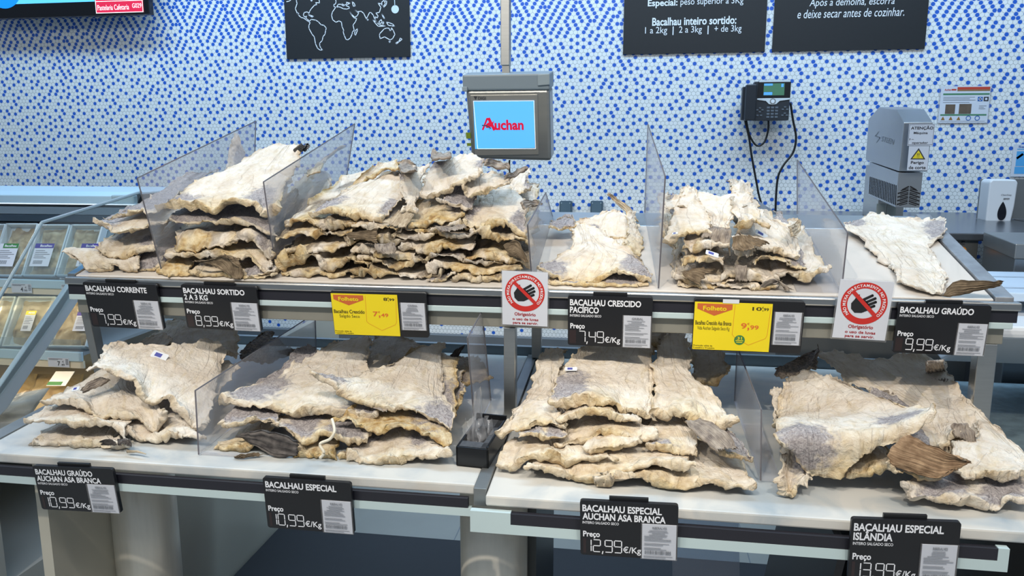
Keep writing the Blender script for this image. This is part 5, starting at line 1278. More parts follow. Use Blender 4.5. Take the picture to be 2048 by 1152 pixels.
fish('golden cod with a thick yellow flap left in the 8,99 pile', [(1.925, [349, 488, 352, 502, 375, 510, 410, 498, 428, 492, 445, 492, 470, 478]), (1.95, [352, 476, 375, 468, 395, 462, 415, 470, 440, 470, 470, 468]), [365, 458, 400, 450, 430, 455, 480, 450]], 1.93, L=.28, s=.36, g='none', y=.8, patch=.5, group=g2, t=.017)
fish('dark grey cod under the large top cod above the 8,99 sign', [(1.945, [340, 440, 360, 448, 392, 448, 420, 448, 450, 450, 490, 445, 545, 468]), [350, 425, 400, 425, 450, 430, 500, 430, 550, 430]], 1.95, L=.3, s=.36, g='all', y=.3, group=g2, t=.012, skin=.25)
fish('large cream cod lying on top of the 8,99 pile', [(1.945, [306, 416, 330, 413, 352, 410, 394, 414, 418, 425, 440, 424, 452, 409, 480, 406, 505, 408, 524, 426, 541, 426, 556, 410]), [330, 402, 400, 397, 470, 392, 540, 388, 570, 384], [394, 364, 450, 358, 520, 346, 588, 340], [455, 338, 500, 325, 555, 318, 596, 318], [512, 306, 546, 289, 580, 286, 604, 291]], 1.955, s=.47, g=[(.12, .12, .2, .14), (.8, .14, .13, .14)], y=.4, group=g2, t=.020, lump=.9, nu=120, nv=84,
     fins=[('tail_fin', FIND, [[588, 300, 600, 288], [604, 300, 612, 289], [612, 302, 622, 293]], {'r': 5})])
fish('narrow cod tail standing upright behind the large cod above the 8,99 sign', [(2.40, [452, 342, 505, 326]), (2.43, [456, 318, 494, 314]), (2.45, [460, 298, 487, 298]), (2.46, [465, 268, 478, 270])], 2.4, g=[(.7, .4, .4, .4)], y=.2, group=g2, t=.010, nu=30, nv=30)

# ---- big pile above the yellow 7,49 sign
g3 = 'dried cod piled above the yellow 7,49 sign'
PZ = 'yellow 7,49 pile'
def layer(label, lip, Y0, **k):
    kw = dict(L=.33, g='none', y=.85, group=g3, t=.019, lump=.9, taper=.75, nu=110, nv=40, patch=.75); kw.update(k)
    return fish(label, [lip], Y0, **kw)
layer('bottom cod at the left end of the '+PZ, [560, 552, 600, 550, 640, 552, 668, 558, 695, 550, 725, 548], 1.915)
layer('bottom cod in the middle of the '+PZ, [700, 556, 740, 548, 780, 552, 820, 556, 855, 552, 880, 556], 1.915, y=.6)
layer('bottom cod at the right end of the '+PZ+', by the notice', [905, 558, 930, 556, 965, 564, 1000, 556, 1040, 560], 1.915, y=.7)
layer('crumbly-lumped cod, second layer at the left of the '+PZ, [555, 531, 575, 520, 605, 512, 630, 515, 640, 530, 655, 537, 682, 532, 705, 517, 740, 530], 1.92, t=.024)
layer('second layer cod in the middle of the '+PZ, [712, 520, 735, 520, 765, 530, 800, 535, 830, 526, 850, 520], 1.92, y=.6)
layer('folded pointed cod, second layer at the right of the '+PZ, [852, 546, 870, 535, 900, 536, 940, 538, 965, 548, 1000, 542, 1045, 535], 1.92, t=.02)
layer('grey folded cod corner at the front foot of the '+PZ, [855, 560, 875, 570, 890, 562, 905, 548], 1.905, t=.008, g='all', y=.4, L=.2)
layer('third layer cod at the left of the '+PZ, [563, 511, 585, 506, 610, 500, 640, 498, 672, 494, 705, 486], 1.93, t=.018)
layer('third layer cod with a ragged brown fin, middle of the '+PZ, [700, 500, 740, 502, 770, 508, 800, 514, 835, 520], 1.93, y=.5,
      fins=[('pectoral_fin', FING, [(1.92, [752, 488, 790, 484]), (1.905, [752, 502, 795, 500]), (1.90, [770, 512, 790, 508])], {'r': 9})])
layer('third layer dark cod in the centre of the '+PZ, [845, 520, 880, 514, 920, 516, 950, 522, 975, 524, 1000, 520], 1.93, y=.5, g='lip', skin=.3)
layer('third layer cod with a brown fin at the right of the '+PZ, [930, 520, 960, 512, 1000, 516, 1030, 524, 1060, 528], 1.935,
      fins=[('tail_fin', FINB, [(1.93, [1010, 488, 1018, 508]), (1.92, [1035, 480, 1030, 512]), (1.91, [1060, 520, 1052, 524])], {'r': 10})])
layer('fourth layer cod at the left of the '+PZ, [556, 480, 580, 472, 610, 468, 640, 470, 672, 470, 700, 466], 1.94, t=.017)
layer('fourth layer cod with a brown tail fin, middle of the '+PZ, [680, 474, 710, 472, 745, 478, 780, 480, 810, 480], 1.94, y=.6,
      fins=[('tail_fin', FINB, [(1.93, [690, 470, 700, 476]), (1.925, [720, 462, 722, 482]), (1.92, [756, 456, 754, 484])], {'r': 8})])
layer('fourth layer golden cod in the centre of the '+PZ, [800, 494, 830, 500, 855, 498, 890, 492, 915, 496, 950, 490], 1.94, t=.024, y=1.0)
layer('fourth layer cod with a pale point sticking up, right of the '+PZ, [940, 462, 965, 466, 985, 476, 1003, 482, 1030, 476, 1060, 490], 1.945, y=.6)
layer('golden lump cod, fifth layer at the left of the '+PZ, [565, 454, 590, 446, 622, 444, 640, 452, 665, 453, 692, 446, 715, 448], 1.95, t=.030, y=1.0)
layer('fifth layer cod with stiff block end, middle of the '+PZ, [700, 446, 725, 450, 745, 452, 770, 456, 800, 456], 1.95, y=.6)
layer('fifth layer dull cod in the centre of the '+PZ, [780, 470, 815, 476, 845, 472, 875, 464, 890, 470, 930, 474, 960, 462], 1.945, y=.5,
      fins=[('pectoral_fin', FING, [(1.94, [870, 452, 930, 450]), (1.925, [880, 462, 935, 458])], {'r': 12})])
layer('sixth layer cod under the bare tail fin of the '+PZ, [790, 455, 830, 460, 870, 460, 905, 452, 940, 455], 1.955, y=.6)
fish('yellowed cod shaded by the tail fin in the '+PZ, [(1.96, [812, 451, 840, 451, 862, 446, 884, 440, 905, 440, 925, 436]), [820, 430, 850, 424, 880, 420, 925, 420], [840, 405, 880, 402, 920, 405]], 1.96, s=.42, L=.15, g=[(.85, .4, .15, .3)], y=.8, group=g3)
fish('cream cod with a grey flap at the left of the '+PZ, [(1.955, [617, 427, 650, 422, 687, 424, 702, 434, 728, 428, 748, 437, 765, 436]), [640, 409, 688, 402, 740, 402, 785, 412], [690, 382, 740, 370, 790, 376, 808, 384], [735, 357, 790, 343, 803, 345, 812, 352]], 1.96, s=.45, g=[(.14, .22, .20, .22), (.95, .3, .12, .2)], y=.45, group=g3, lump=.9)
fish('thin cod edge behind the left side of the '+PZ, [[690, 392, 720, 372, 765, 343, 800, 343], [700, 380, 740, 355, 775, 338, 795, 340]], 2.15, s=.4, g='none', y=.8, group=g3, t=.008, L=.1)
fish('cod whose bare tail fin hangs in front of the '+PZ, [(1.965, [796, 420, 826, 424]), [815, 398, 840, 396], [803, 372, 845, 382], [796, 346, 852, 342], [832, 335, 860, 328]], 1.97, s=.45, g=[(.1, .75, .25, .2)], y=.25, group=g3, t=.013,
     fins=[('tail_fin', FINP, [(1.965, [797, 418, 826, 423]), (1.955, [778, 434, 818, 440]), (1.945, [761, 444, 778, 448, 797, 450, 811, 454])], {'r': 14}), ('belly_flap', FING, [[800, 345, 830, 345], [796, 330, 832, 335], [798, 320, 812, 320, 830, 328]], {'r': 2, 'tip': .003, 't': .006})])
fish('large cream cod on top of the '+PZ+', below the scale terminal', [(2.0, [842, 388, 853, 391, 866, 394, 885, 390, 901, 387, 908, 376, 924, 365, 944, 353, 966, 336]), [846, 360, 880, 358, 920, 350, 965, 335], [858, 332, 890, 336, 930, 330, 972, 325], [868, 318, 905, 314, 940, 310, 974, 320]], 2.0, s=.47, g=[(.1, .85, .2, .2), (.95, .75, .15, .3)], y=.3, group=g3, t=.014, nu=100, nv=64,
     fins=[('belly_flap', FING, [[966, 332, 972, 318], [995, 336, 998, 322], [1016, 338, 1018, 330]], {'r': 2, 't': .007}), ('belly_flap', FING, [[866, 320, 905, 314], [862, 314, 900, 306], [868, 300, 880, 306]], {'r': 2, 't': .006})])
fish('cream cod lying just right of the topmost cod on the '+PZ, [(1.99, [927, 372, 938, 394, 960, 391, 976, 384, 1000, 375, 1018, 366]), [926, 366, 960, 362, 1000, 358, 1018, 358], [952, 350, 985, 346, 1012, 352]], 1.99, s=.45, g=[(.95, .7, .15, .3)], y=.35, group=g3, t=.012,
     fins=[('belly_flap', FING, [[1008, 362, 1008, 350], [1030, 352, 1030, 344], [1052, 342, 1054, 336]], {'r': 3, 't': .006})])
fish('broad cod with a grey flank at the right front of the '+PZ, [(1.955, [929, 437, 940, 452, 955, 456, 970, 455, 989, 446, 1005, 449, 1019, 451, 1036, 459, 1052, 468]), [937, 420, 975, 415, 1010, 420, 1055, 440], [956, 404, 990, 395, 1030, 400, 1056, 414], [980, 386, 1016, 371, 1036, 384, 1046, 395]], 1.96, s=.45, g=[(.86, .22, .17, .3), (.08, .3, .12, .2)], y=.45, group=g3, t=.017, lump=.9, nu=100, nv=64,
     fins=[('pectoral_fin', FING, [[1040, 402, 1050, 416], [1062, 400, 1066, 410], [1078, 402, 1080, 408]], {'r': 3, 't': .006})])
fish('long grey cod edge across the centre of the '+PZ, [(1.975, [878, 405, 905, 408, 925, 414, 945, 425]), [890, 400, 920, 396, 950, 394, 958, 392]], 1.98, s=.42, L=.15, g='all', y=.2, group=g3, t=.012)
fish('cod ends sticking out at the right of the '+PZ, [(2.15, [1015, 392, 1040, 388, 1062, 378]), [1010, 378, 1040, 372, 1060, 358], ], 2.15, s=.35, L=.1, g='right', y=.3, group=g3, t=.009)

fish('pale cod leaning behind the divider, far left of the '+PZ, [(2.12, [560, 470, 590, 452, 630, 438, 660, 430]), [570, 410, 620, 396, 690, 405], [590, 370, 640, 350, 672, 385], [612, 350, 636, 340, 655, 345]], 2.12, s=.55, g='right', y=.3, group=g3, t=.012,
     fins=[('tail_strip', FINP, [[610, 352, 640, 342], [640, 325, 655, 320], [668, 305, 676, 302], [688, 292, 692, 290]], {'r': 3, 't': .006})])

# ---- pile above the black 7,49 sign
g4 = 'dried cod above the black 7,49 sign'
fish('bottom cod peeping out under the split cod above the black 7,49 sign', [(1.91, [1098, 566, 1130, 568, 1175, 572, 1230, 572, 1270, 568, 1292, 576]), (2.0, [1110, 545, 1160, 548, 1230, 550, 1285, 555])], 1.915, L=.25, g='lip', y=.5, group=g4, t=.016)
fish('split cod with two dark grey flanks above the black 7,49 sign', [(1.915, [1076, 537, 1097, 551, 1138, 561, 1162, 569, 1188, 568, 1206, 555, 1226, 549, 1264, 548, 1286, 558, 1302, 563]), [1082, 531, 1110, 525, 1142, 521, 1200, 520, 1250, 512, 1280, 522, 1298, 540], [1138, 494, 1170, 490, 1205, 490, 1242, 489], [1136, 460, 1156, 448, 1185, 452, 1205, 460]], 1.92, s=.42, g=[(.10, .16, .16, .2), (.84, .18, .16, .24)], y=.45, group=g4, t=.016, lump=.7, nu=112, nv=72)
fish('upper split cod behind the one with grey flanks above the black 7,49 sign', [(2.22, [1142, 458, 1180, 478, 1210, 488, 1226, 496, 1240, 486, 1262, 462, 1276, 455]), [1150, 446, 1190, 445, 1235, 450, 1277, 450], [1157, 440, 1190, 428, 1215, 422, 1242, 426, 1268, 446]], 2.22, s=.5, g=[(.3, .4, .1, .12)], y=.35, group=g4, t=.012,
     fins=[('tail_fin', FINP, [(2.36, [1262, 438, 1278, 446]), (2.38, [1243, 415, 1258, 412]), (2.39, [1226, 402, 1238, 398]), (2.39, [1212, 389, 1218, 386])], {'r': 3, 't': .012})])
fish('yellowed cod corner under the split cods above the black 7,49 sign', [(2.10, [1240, 492, 1258, 508, 1278, 517]), [1245, 478, 1262, 475, 1278, 480], [1255, 462, 1268, 460, 1278, 462]], 2.03, s=.42, L=.1, g='none', y=.7, group=g4, t=.009)
fish('small grey cod behind the little divider above the black 7,49 sign', [(2.18, [1103, 458, 1130, 459, 1150, 452, 1160, 445]), [1104, 441, 1130, 437, 1152, 442]], 2.18, s=.2, L=.02, g='all', y=.5, group=g4, t=.010)

# ---- pile above the yellow 9,99 sign
g5 = 'dried cod piled above the yellow 9,99 sign'
Z5 = 'yellow 9,99 pile'
K5 = dict(patch=.35, group=g5, L=.3, taper=.7, g='none', y=.6)
fish('bottom cod at the left foot of the '+Z5, [(1.91, [1355, 571, 1382, 578, 1410, 574, 1432, 576])], 1.915, t=.014, **K5)
fish('bottom cod at the middle front of the '+Z5, [(1.91, [1425, 572, 1450, 574, 1476, 578, 1512, 578])], 1.915, t=.018, **dict(K5, y=.3))
fish('grey arch-finned cod at the right foot of the '+Z5, [(1.91, [1500, 572, 1530, 576, 1560, 570]), (2.0, [1510, 552, 1560, 550])], 1.915, t=.012, **dict(K5, g='all'),
     fins=[('tail_fin', FING, [(1.912, [1518, 578, 1530, 574]), (1.905, [1525, 562, 1545, 566]), (1.905, [1548, 560, 1562, 570]), (1.90, [1572, 582, 1584, 578])], {'r': 8})])
fish('cod with a brown fan fin, second layer left of the '+Z5, [(1.92, [1338, 555, 1360, 562, 1385, 570, 1425, 573, 1450, 564, 1470, 556]), (1.99, [1345, 545, 1400, 545, 1465, 545])], 1.92, t=.018, **K5,
     fins=[('tail_fin', FINB, [(1.91, [1362, 545, 1372, 538]), (1.90, [1375, 556, 1400, 536]), (1.895, [1398, 571, 1412, 552, 1426, 536])], {'r': 16})])
fish('cod with a pale hanging tail fin, second layer centre of the '+Z5, [(1.92, [1440, 552, 1475, 556, 1500, 553, 1530, 560, 1560, 552]), (1.99, [1445, 535, 1500, 535, 1555, 540])], 1.925, t=.015, **dict(K5, y=.4),
     fins=[('tail_fin', FING, [(1.915, [1470, 530, 1494, 530]), (1.905, [1470, 545, 1494, 545]), (1.90, [1472, 557, 1492, 560])], {'r': 9})])
fish('long cod pointing right out of the '+Z5, [(1.925, [1516, 560, 1542, 556, 1566, 545, 1600, 552, 1630, 544, 1662, 535]), (1.99, [1530, 545, 1570, 530, 1610, 535, 1655, 530])], 1.93, t=.014, **dict(K5, y=.4))
fish('third layer cod at the left of the '+Z5+', with a paper tag', [(1.93, [1362, 522, 1380, 518, 1417, 522, 1445, 528]), (2.0, [1368, 505, 1410, 502, 1448, 510])], 1.935, t=.02, **K5, tags=[(1424, 508, 1.915, .032, .014, -18)])
fish('third layer cod at the right of the '+Z5, [(1.93, [1512, 528, 1540, 520, 1560, 520, 1584, 528]), (2.0, [1515, 512, 1560, 508, 1590, 512])], 1.935, t=.018, **K5)
fish('dark flap between the layers at the right of the '+Z5, [(1.935, [1580, 520, 1600, 532, 1616, 540]), (2.0, [1580, 508, 1600, 515, 1612, 525])], 1.94, t=.008, **dict(K5, g='all'))
fish('fourth layer cod, thick-lipped, at the left of the '+Z5, [(1.94, [1360, 495, 1385, 498, 1413, 490, 1440, 492, 1455, 494]), (2.0, [1362, 478, 1410, 474, 1450, 478])], 1.945, t=.02, **K5)
fish('cream cod with a broad brown tail fin, front centre of the '+Z5, [(1.93, [1468, 500, 1480, 516, 1495, 520, 1512, 508]), (1.94, [1465, 482, 1490, 478, 1515, 488]), [1470, 460, 1490, 455, 1510, 470]], 1.935, s=.4, t=.015, **dict(K5, y=.3),
     fins=[('tail_fin', FINB, [(1.925, [1468, 476, 1500, 470]), (1.915, [1468, 490, 1520, 482]), (1.905, [1472, 502, 1500, 500, 1542, 487])], {'r': 16})])
fish('large cream cod spread over the right half of the '+Z5, [(1.945, [1515, 497, 1554, 505, 1580, 514, 1606, 523]), [1475, 465, 1520, 465, 1560, 470, 1600, 492], [1480, 440, 1520, 442, 1560, 452, 1590, 470], [1494, 412, 1516, 417, 1541, 440, 1585, 455]], 1.95, s=.45, t=.013, group=g5, g='none', y=.25, nu=100, nv=64,
     fins=[('pectoral_fin', FINP, [[1575, 452, 1587, 472], [1590, 448, 1597, 465], [1598, 440, 1605, 446]], {'r': 4, 't': .007})], tags=[(1522, 468, 1.985, .034, .015, -28)])
fish('cream cod under the left wing of the topmost cod of the '+Z5, [(1.955, [1331, 478, 1346, 482, 1372, 472, 1400, 468, 1424, 462]), [1340, 450, 1370, 440, 1420, 445], [1352, 420, 1375, 410, 1405, 414]], 1.96, s=.45, t=.013, group=g5, L=.1, g='none', y=.4, tags=[(1350, 467, 1.955, .014, .006, 10)])
fish('thick cod arm reaching right under the topmost cod of the '+Z5, [(1.965, [1464, 452, 1485, 452, 1510, 449, 1538, 453]), [1470, 442, 1500, 436, 1530, 438]], 1.97, s=.42, t=.018, **dict(K5, y=.5, L=.2))
fish('topmost winged cod of the '+Z5+' with a grey tail fin in front', [(1.985, [1426, 456, 1442, 460, 1461, 452]), [1404, 424, 1440, 428, 1482, 424], [1324, 417, 1367, 405, 1402, 406, 1450, 408, 1490, 414, 1508, 398], [1335, 405, 1370, 393, 1402, 383, 1444, 387, 1478, 386, 1509, 380]], 1.985, s=.5, t=.012, group=g5, g='none', y=.25, nu=116, nv=72,
     fins=[('tail_fin', FING, [(1.98, [1424, 453, 1461, 455]), (1.965, [1406, 465, 1430, 462, 1460, 475]), (1.95, [1401, 474, 1420, 474, 1440, 490, 1456, 490])], {'r': 15})])
fish('grey cod tip sticking out at the upper left of the '+Z5, [(2.2, [1322, 428, 1340, 434, 1358, 432]), [1324, 418, 1340, 420, 1358, 422]], 2.2, s=.35, t=.010, **dict(K5, g='all', L=.1))
fish('cod ends leaning at the far left of the '+Z5, [(2.0, [1322, 470, 1335, 490, 1350, 505]), [1322, 450, 1335, 452, 1350, 460]], 2.02, s=.4, t=.010, **dict(K5, L=.2))

# ---- single fish above the 9,99 black sign
fish('single whole split cod with a curled brown tail, above the black 9,99 sign', [(1.905, [1858, 586, 1872, 591, 1884, 588]), [1810, 572, 1850, 566, 1886, 556], [1790, 546, 1840, 532, 1882, 536], [1766, 518, 1810, 506, 1866, 502], [1722, 479, 1790, 479, 1863, 490], [1690, 452, 1740, 456, 1800, 459, 1860, 475, 1888, 463], [1702, 444, 1735, 427, 1765, 427, 1798, 437, 1840, 440, 1886, 434]], 1.905, s=.30, t=.016, g=[(.88, .86, .16, .12), (.1, .9, .12, .08)], y=.15, nu=96, nv=100, bump=.004, lump=.0,
     fins=[('tail_fin', FINB, [(1.905, [1878, 593, 1888, 584]), (1.90, [1900, 590, 1908, 562]), (1.89, [1945, 582, 1950, 561]), (1.88, [1999, 573, 2006, 561])], {'r': 18, 'b': .002})])

LOWER = True


# ---- lower counter, left: pile above the 10,99 graudo sign
h1 = 'dried cod piled on the lower counter left of the first clear divider'
K = dict(group=h1, y=.25)
Zl = 'far lower left pile'
fish('bottom cod of the '+Zl+', resting on the stone', [(1.60, [66, 893, 80, 909, 118, 908, 161, 895, 207, 900, 226, 908, 252, 902, 272, 885]), [74, 884, 120, 880, 170, 880, 240, 885], [103, 860, 158, 858, 198, 856, 240, 865]], 1.60, s=.30, t=.026, L=.3, g='none', **K,
     fins=[('pectoral_fin', FIND, [(1.59, [232, 884, 238, 892]), (1.585, [215, 876, 222, 890]), (1.58, [199, 880, 206, 888])], {'r': 6}), ('pectoral_fin', FIND, [(1.59, [236, 880, 262, 874]), (1.58, [236, 890, 262, 888])], {'r': 7})])
fish('second cod from the bottom of the '+Zl+', with a long left point', [(1.615, [47, 853, 86, 845, 123, 843, 160, 847, 200, 850, 226, 855, 244, 874, 258, 868]), [92, 815, 130, 815, 180, 825, 255, 845]], 1.62, s=.3, t=.018, L=.35, g='none', **K)
fish('lumpy cod at the right of the '+Zl, [(1.63, [256, 848, 264, 870, 277, 881, 312, 875, 345, 872, 395, 874, 420, 876]), [262, 840, 300, 838, 330, 838, 395, 850]], 1.635, s=.3, t=.022, L=.3, g='none', **K)
fish('hunched cod in the middle of the '+Zl+', with a grey fin strip', [(1.645, [91, 808, 130, 808, 163, 812, 184, 833, 214, 840, 226, 832, 278, 840, 312, 862, 329, 846, 327, 822]), [94, 801, 150, 795, 210, 795, 280, 805, 320, 815], [130, 784, 170, 766, 219, 752, 268, 778]], 1.65, s=.35, t=.018, L=.25, g='none', **K,
     fins=[('pectoral_fin', FING, [(1.70, [205, 752, 221, 758]), (1.68, [180, 762, 196, 772]), (1.665, [158, 778, 168, 782])], {'r': 4, 't': .008})], tags=[(152, 778, 1.655, .020, .012, 12)])
fish('large pale cod draped on top of the '+Zl+', blue-printed tag', [(1.665, [168, 742, 200, 739, 225, 746, 268, 762, 285, 796, 308, 809, 332, 801, 355, 822, 394, 860, 412, 850]), [187, 727, 240, 722, 300, 742, 360, 772, 430, 790], [212, 702, 270, 700, 340, 712, 448, 737], [232, 690, 254, 687, 306, 692, 367, 689, 414, 678, 452, 700]], 1.67, s=.28, t=.018, nu=120, nv=80, g='none', lump=.6, **K,
     tags=[(319, 711, 1.86, .044, .022, -18)])
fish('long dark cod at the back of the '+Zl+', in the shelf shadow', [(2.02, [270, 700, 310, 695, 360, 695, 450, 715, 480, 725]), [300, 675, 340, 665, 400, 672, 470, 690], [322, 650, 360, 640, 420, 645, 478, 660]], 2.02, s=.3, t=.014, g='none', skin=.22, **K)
fish('black-skinned cod piece behind the first clear divider of the lower counter', [(2.10, [478, 720, 520, 722, 560, 718, 590, 700]), [490, 695, 530, 680, 570, 690], [505, 682, 520, 671, 540, 675]], 2.1, s=.25, t=.012, g='all', skin=.95, L=.05, **K)
f = MB(); f.tube([atY(255, 903, 1.58), atY(275, 903, 1.575), atY(292, 908, 1.57)], [.004, .003, .0012], 6); tag(mk('dried_fin_stick', f, FINP, smooth=True), 'thin brown stick of dried fin on the stone at lower left', 'fin piece')

# ---- pile above the 10,99 especial sign
h2 = 'dried cod piled on the lower counter behind the first clear divider'
K = dict(group=h2); Zm = '10,99 especial pile'
fish('bottom left cod with dark bristly skin in the '+Zm, [(1.625, [424, 902, 448, 911, 485, 902, 518, 888, 545, 895]), [440, 890, 480, 880, 530, 875], [468, 874, 500, 868, 540, 868]], 1.63, s=.3, t=.020, L=.35, g='none', y=.5, **K,
     fins=[('dark_skin_flap', FIND, [(1.635, [468, 872, 475, 876]), (1.62, [510, 860, 515, 892]), (1.615, [550, 862, 548, 912]), (1.615, [594, 882, 592, 914])], {'r': 4, 't': .008, 'tip': .004}), ('pectoral_fin', FINB, [(1.61, [520, 902, 530, 908]), (1.60, [495, 910, 500, 916]), (1.595, [472, 912, 474, 922])], {'r': 4})])
fish('bottom right cod of the '+Zm+' with a thick cream hump', [(1.61, [690, 905, 712, 915, 730, 934, 759, 938, 795, 932, 818, 918, 868, 912, 905, 906]), [700, 892, 760, 890, 820, 895, 898, 895], [733, 888, 785, 873, 830, 880, 880, 886]], 1.615, s=.3, t=.026, L=.3, g=[(.7, .35, .15, .2), (.1, .4, .15, .3)], y=.35, **K)
fish('small folded cod lump on the stone in the middle of the '+Zm, [(1.62, [678, 912, 700, 922, 722, 925, 735, 918]), [690, 900, 735, 902]], 1.62, s=.25, t=.02, L=.2, g='none', y=.6, **K)
fish('crumbly brown offcut of cod at the middle front of the '+Zm, [(1.612, [588, 916, 605, 928, 630, 924, 650, 930, 668, 915]), (1.64, [592, 895, 630, 900, 668, 895])], 1.615, s=.3, t=.016, L=.15, g='none', y=1.0, lump=1.4, **K)
fish('cream cod with a hanging white strand in the middle of the '+Zm, [(1.635, [541, 856, 565, 862, 586, 872, 612, 884, 640, 868, 665, 872, 690, 880, 735, 882]), [560, 842, 620, 840, 680, 845, 740, 860]], 1.64, s=.3, t=.02, L=.35, g='lip', y=.4, **K)
f = MB(); f.tube(pxpath([(664, 838), (669, 862), (660, 878), (640, 888), (648, 905), (640, 916)], [1.64, 1.615, 1.61, 1.605, 1.60, 1.60]), 0.0035, 7); tag(mk('cod_strand', f, mat('pale_strand', rgb(232, 224, 204), 0.6), smooth=True), 'white twisted strand hanging at the middle front of the lower pile behind the first divider', 'strand')
fish('left middle cod of the '+Zm+', against the first clear divider', [(1.64, [438, 846, 452, 855, 493, 848, 536, 846, 560, 852]), [460, 828, 500, 822, 555, 835]], 1.645, s=.3, t=.022, L=.35, g='all', y=.3, **K)
fish('yellow-edged cod in the middle right of the '+Zm, [(1.645, [660, 840, 698, 842, 722, 857, 759, 869, 785, 858, 816, 857, 858, 877, 902, 892]), [690, 828, 760, 832, 830, 845, 905, 868]], 1.65, s=.32, t=.016, L=.35, g=[(.75, .4, .25, .3)], y=1.0, **K)
fish('broad pale cod at the left top of the '+Zm, [(1.665, [435, 802, 455, 806, 493, 803, 520, 811, 546, 821, 586, 834, 626, 825, 680, 830, 733, 835, 752, 827]), [486, 784, 530, 781, 590, 791, 650, 791, 720, 792, 745, 802], [570, 743, 620, 746, 680, 751, 735, 743], [614, 720, 650, 706, 690, 706, 736, 716], [668, 690, 700, 677, 748, 674]], 1.67, s=.26, t=.020, nu=116, nv=80, g=[(.12, .22, .2, .2), (.9, .05, .14, .1)], y=.3, lump=.8, **K)
fish('pale cod with a grey right flank on top of the '+Zm, [(1.675, [617, 747, 660, 768, 699, 794, 740, 804, 775, 820, 811, 820, 858, 844, 902, 862]), [690, 756, 730, 762, 790, 780, 850, 792, 904, 842], [746, 742, 790, 745, 840, 753, 888, 782], [792, 728, 830, 706, 868, 716, 886, 745], [842, 702, 868, 688, 889, 688]], 1.68, s=.26, t=.017, nu=116, nv=80, g=[(.88, .14, .16, .2), (.06, .05, .12, .12)], y=.3, lump=.7, **K,
     fins=[('skin_flap', FING, [(1.68, [716, 797, 777, 812]), (1.67, [722, 808, 776, 824])], {'r': 3, 't': .006, 'tip': .004})])
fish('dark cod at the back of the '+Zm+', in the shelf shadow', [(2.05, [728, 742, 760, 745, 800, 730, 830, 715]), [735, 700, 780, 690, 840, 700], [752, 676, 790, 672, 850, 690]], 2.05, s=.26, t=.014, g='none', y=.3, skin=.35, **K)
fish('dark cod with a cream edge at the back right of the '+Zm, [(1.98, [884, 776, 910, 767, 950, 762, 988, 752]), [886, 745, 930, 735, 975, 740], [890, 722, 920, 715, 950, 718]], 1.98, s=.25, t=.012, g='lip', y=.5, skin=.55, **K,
     fins=[('tail_fin', FIND, [(2.1, [890, 722, 900, 730]), (2.1, [905, 705, 918, 712]), (2.1, [912, 697, 930, 690])], {'r': 6})])
fish('cod edge beside the black box in the '+Zm, [(1.80, [885, 830, 905, 835, 918, 800, 925, 780]), [880, 790, 905, 780, 928, 765]], 1.80, s=.26, t=.012, L=.1, g='right', y=.6, **K)

# ---- pile above the 12,99 sign
h3 = 'dried cod piled above the 12,99 sign'; K = dict(group=h3, y=.38); Zr = '12,99 pile'
fish('bottom right cod of the '+Zr+', flat on the stone', [(1.575, [1190, 962, 1231, 958, 1272, 950, 1307, 963, 1342, 980, 1387, 977, 1411, 964, 1463, 974, 1510, 977]), [1205, 950, 1272, 940, 1342, 934, 1411, 948, 1508, 960]], 1.58, s=.25, t=.024, L=.4, g='none', **K)
fish('bottom left cod of the '+Zr, [(1.59, [1050, 934, 1090, 938, 1134, 950, 1154, 960, 1203, 960, 1255, 943, 1307, 928, 1384, 926]), [1060, 915, 1150, 915, 1250, 912, 1380, 908]], 1.595, s=.28, t=.022, L=.4, g='none', **K)
fish('thick left cod second from the bottom of the '+Zr, [(1.605, [997, 933, 1022, 940, 1057, 924, 1095, 916, 1109, 926, 1168, 926, 1231, 914]), [1016, 896, 1060, 890, 1120, 895, 1190, 895], [1036, 872, 1080, 868, 1110, 875]], 1.61, s=.3, t=.026, L=.3, g='none', **K)
fish('small cod tongue in the middle of the '+Zr, [(1.62, [1168, 899, 1210, 896, 1255, 892, 1284, 876]), [1180, 882, 1230, 878, 1280, 868]], 1.625, s=.3, t=.018, L=.3, g='none', **K)
fish('cod with a grey skin edge at the right of the '+Zr, [(1.625, [1283, 890, 1307, 903, 1352, 904, 1401, 903]), [1300, 865, 1350, 860, 1395, 875], [1308, 842, 1352, 836, 1388, 850]], 1.63, s=.3, t=.016, L=.25, g=[(.3, .0, .35, .10)], **K)
fish('dark grey finned cod tail pointing right out of the '+Zr, [(1.61, [1432, 905, 1460, 912, 1502, 930, 1514, 924]), [1400, 870, 1440, 865, 1490, 890], [1358, 834, 1400, 836, 1450, 850]], 1.615, s=.32, t=.012, L=.1, g='all', skin=.3, **K,
     fins=[('tail_fin', FING, [(1.66, [1368, 842, 1400, 838]), (1.63, [1400, 872, 1450, 862]), (1.60, [1436, 905, 1476, 900])], {'r': 14})])
fish('third cod from the bottom at the left of the '+Zr, [(1.635, [1043, 868, 1075, 872, 1116, 880, 1135, 872]), [1045, 855, 1090, 858, 1130, 858]], 1.64, s=.3, t=.012, L=.3, g='lip', **K)
fish('long smooth cod across the middle of the '+Zr, [(1.64, [1109, 895, 1130, 888, 1182, 882, 1203, 868, 1252, 873, 1314, 874]), [1134, 858, 1196, 845, 1255, 848, 1310, 855], [1160, 838, 1200, 834, 1270, 838]], 1.645, s=.32, t=.02, L=.25, g='none', **K)
fish('broad cod reaching furthest left in the '+Zr, [(1.65, [988, 862, 1002, 867, 1047, 856, 1095, 846, 1120, 854, 1136, 840]), [1010, 845, 1050, 818, 1110, 812], [1060, 778, 1085, 770, 1112, 775], [1076, 715, 1100, 702, 1135, 700]], 1.66, s=.28, t=.018, g='none', **K)
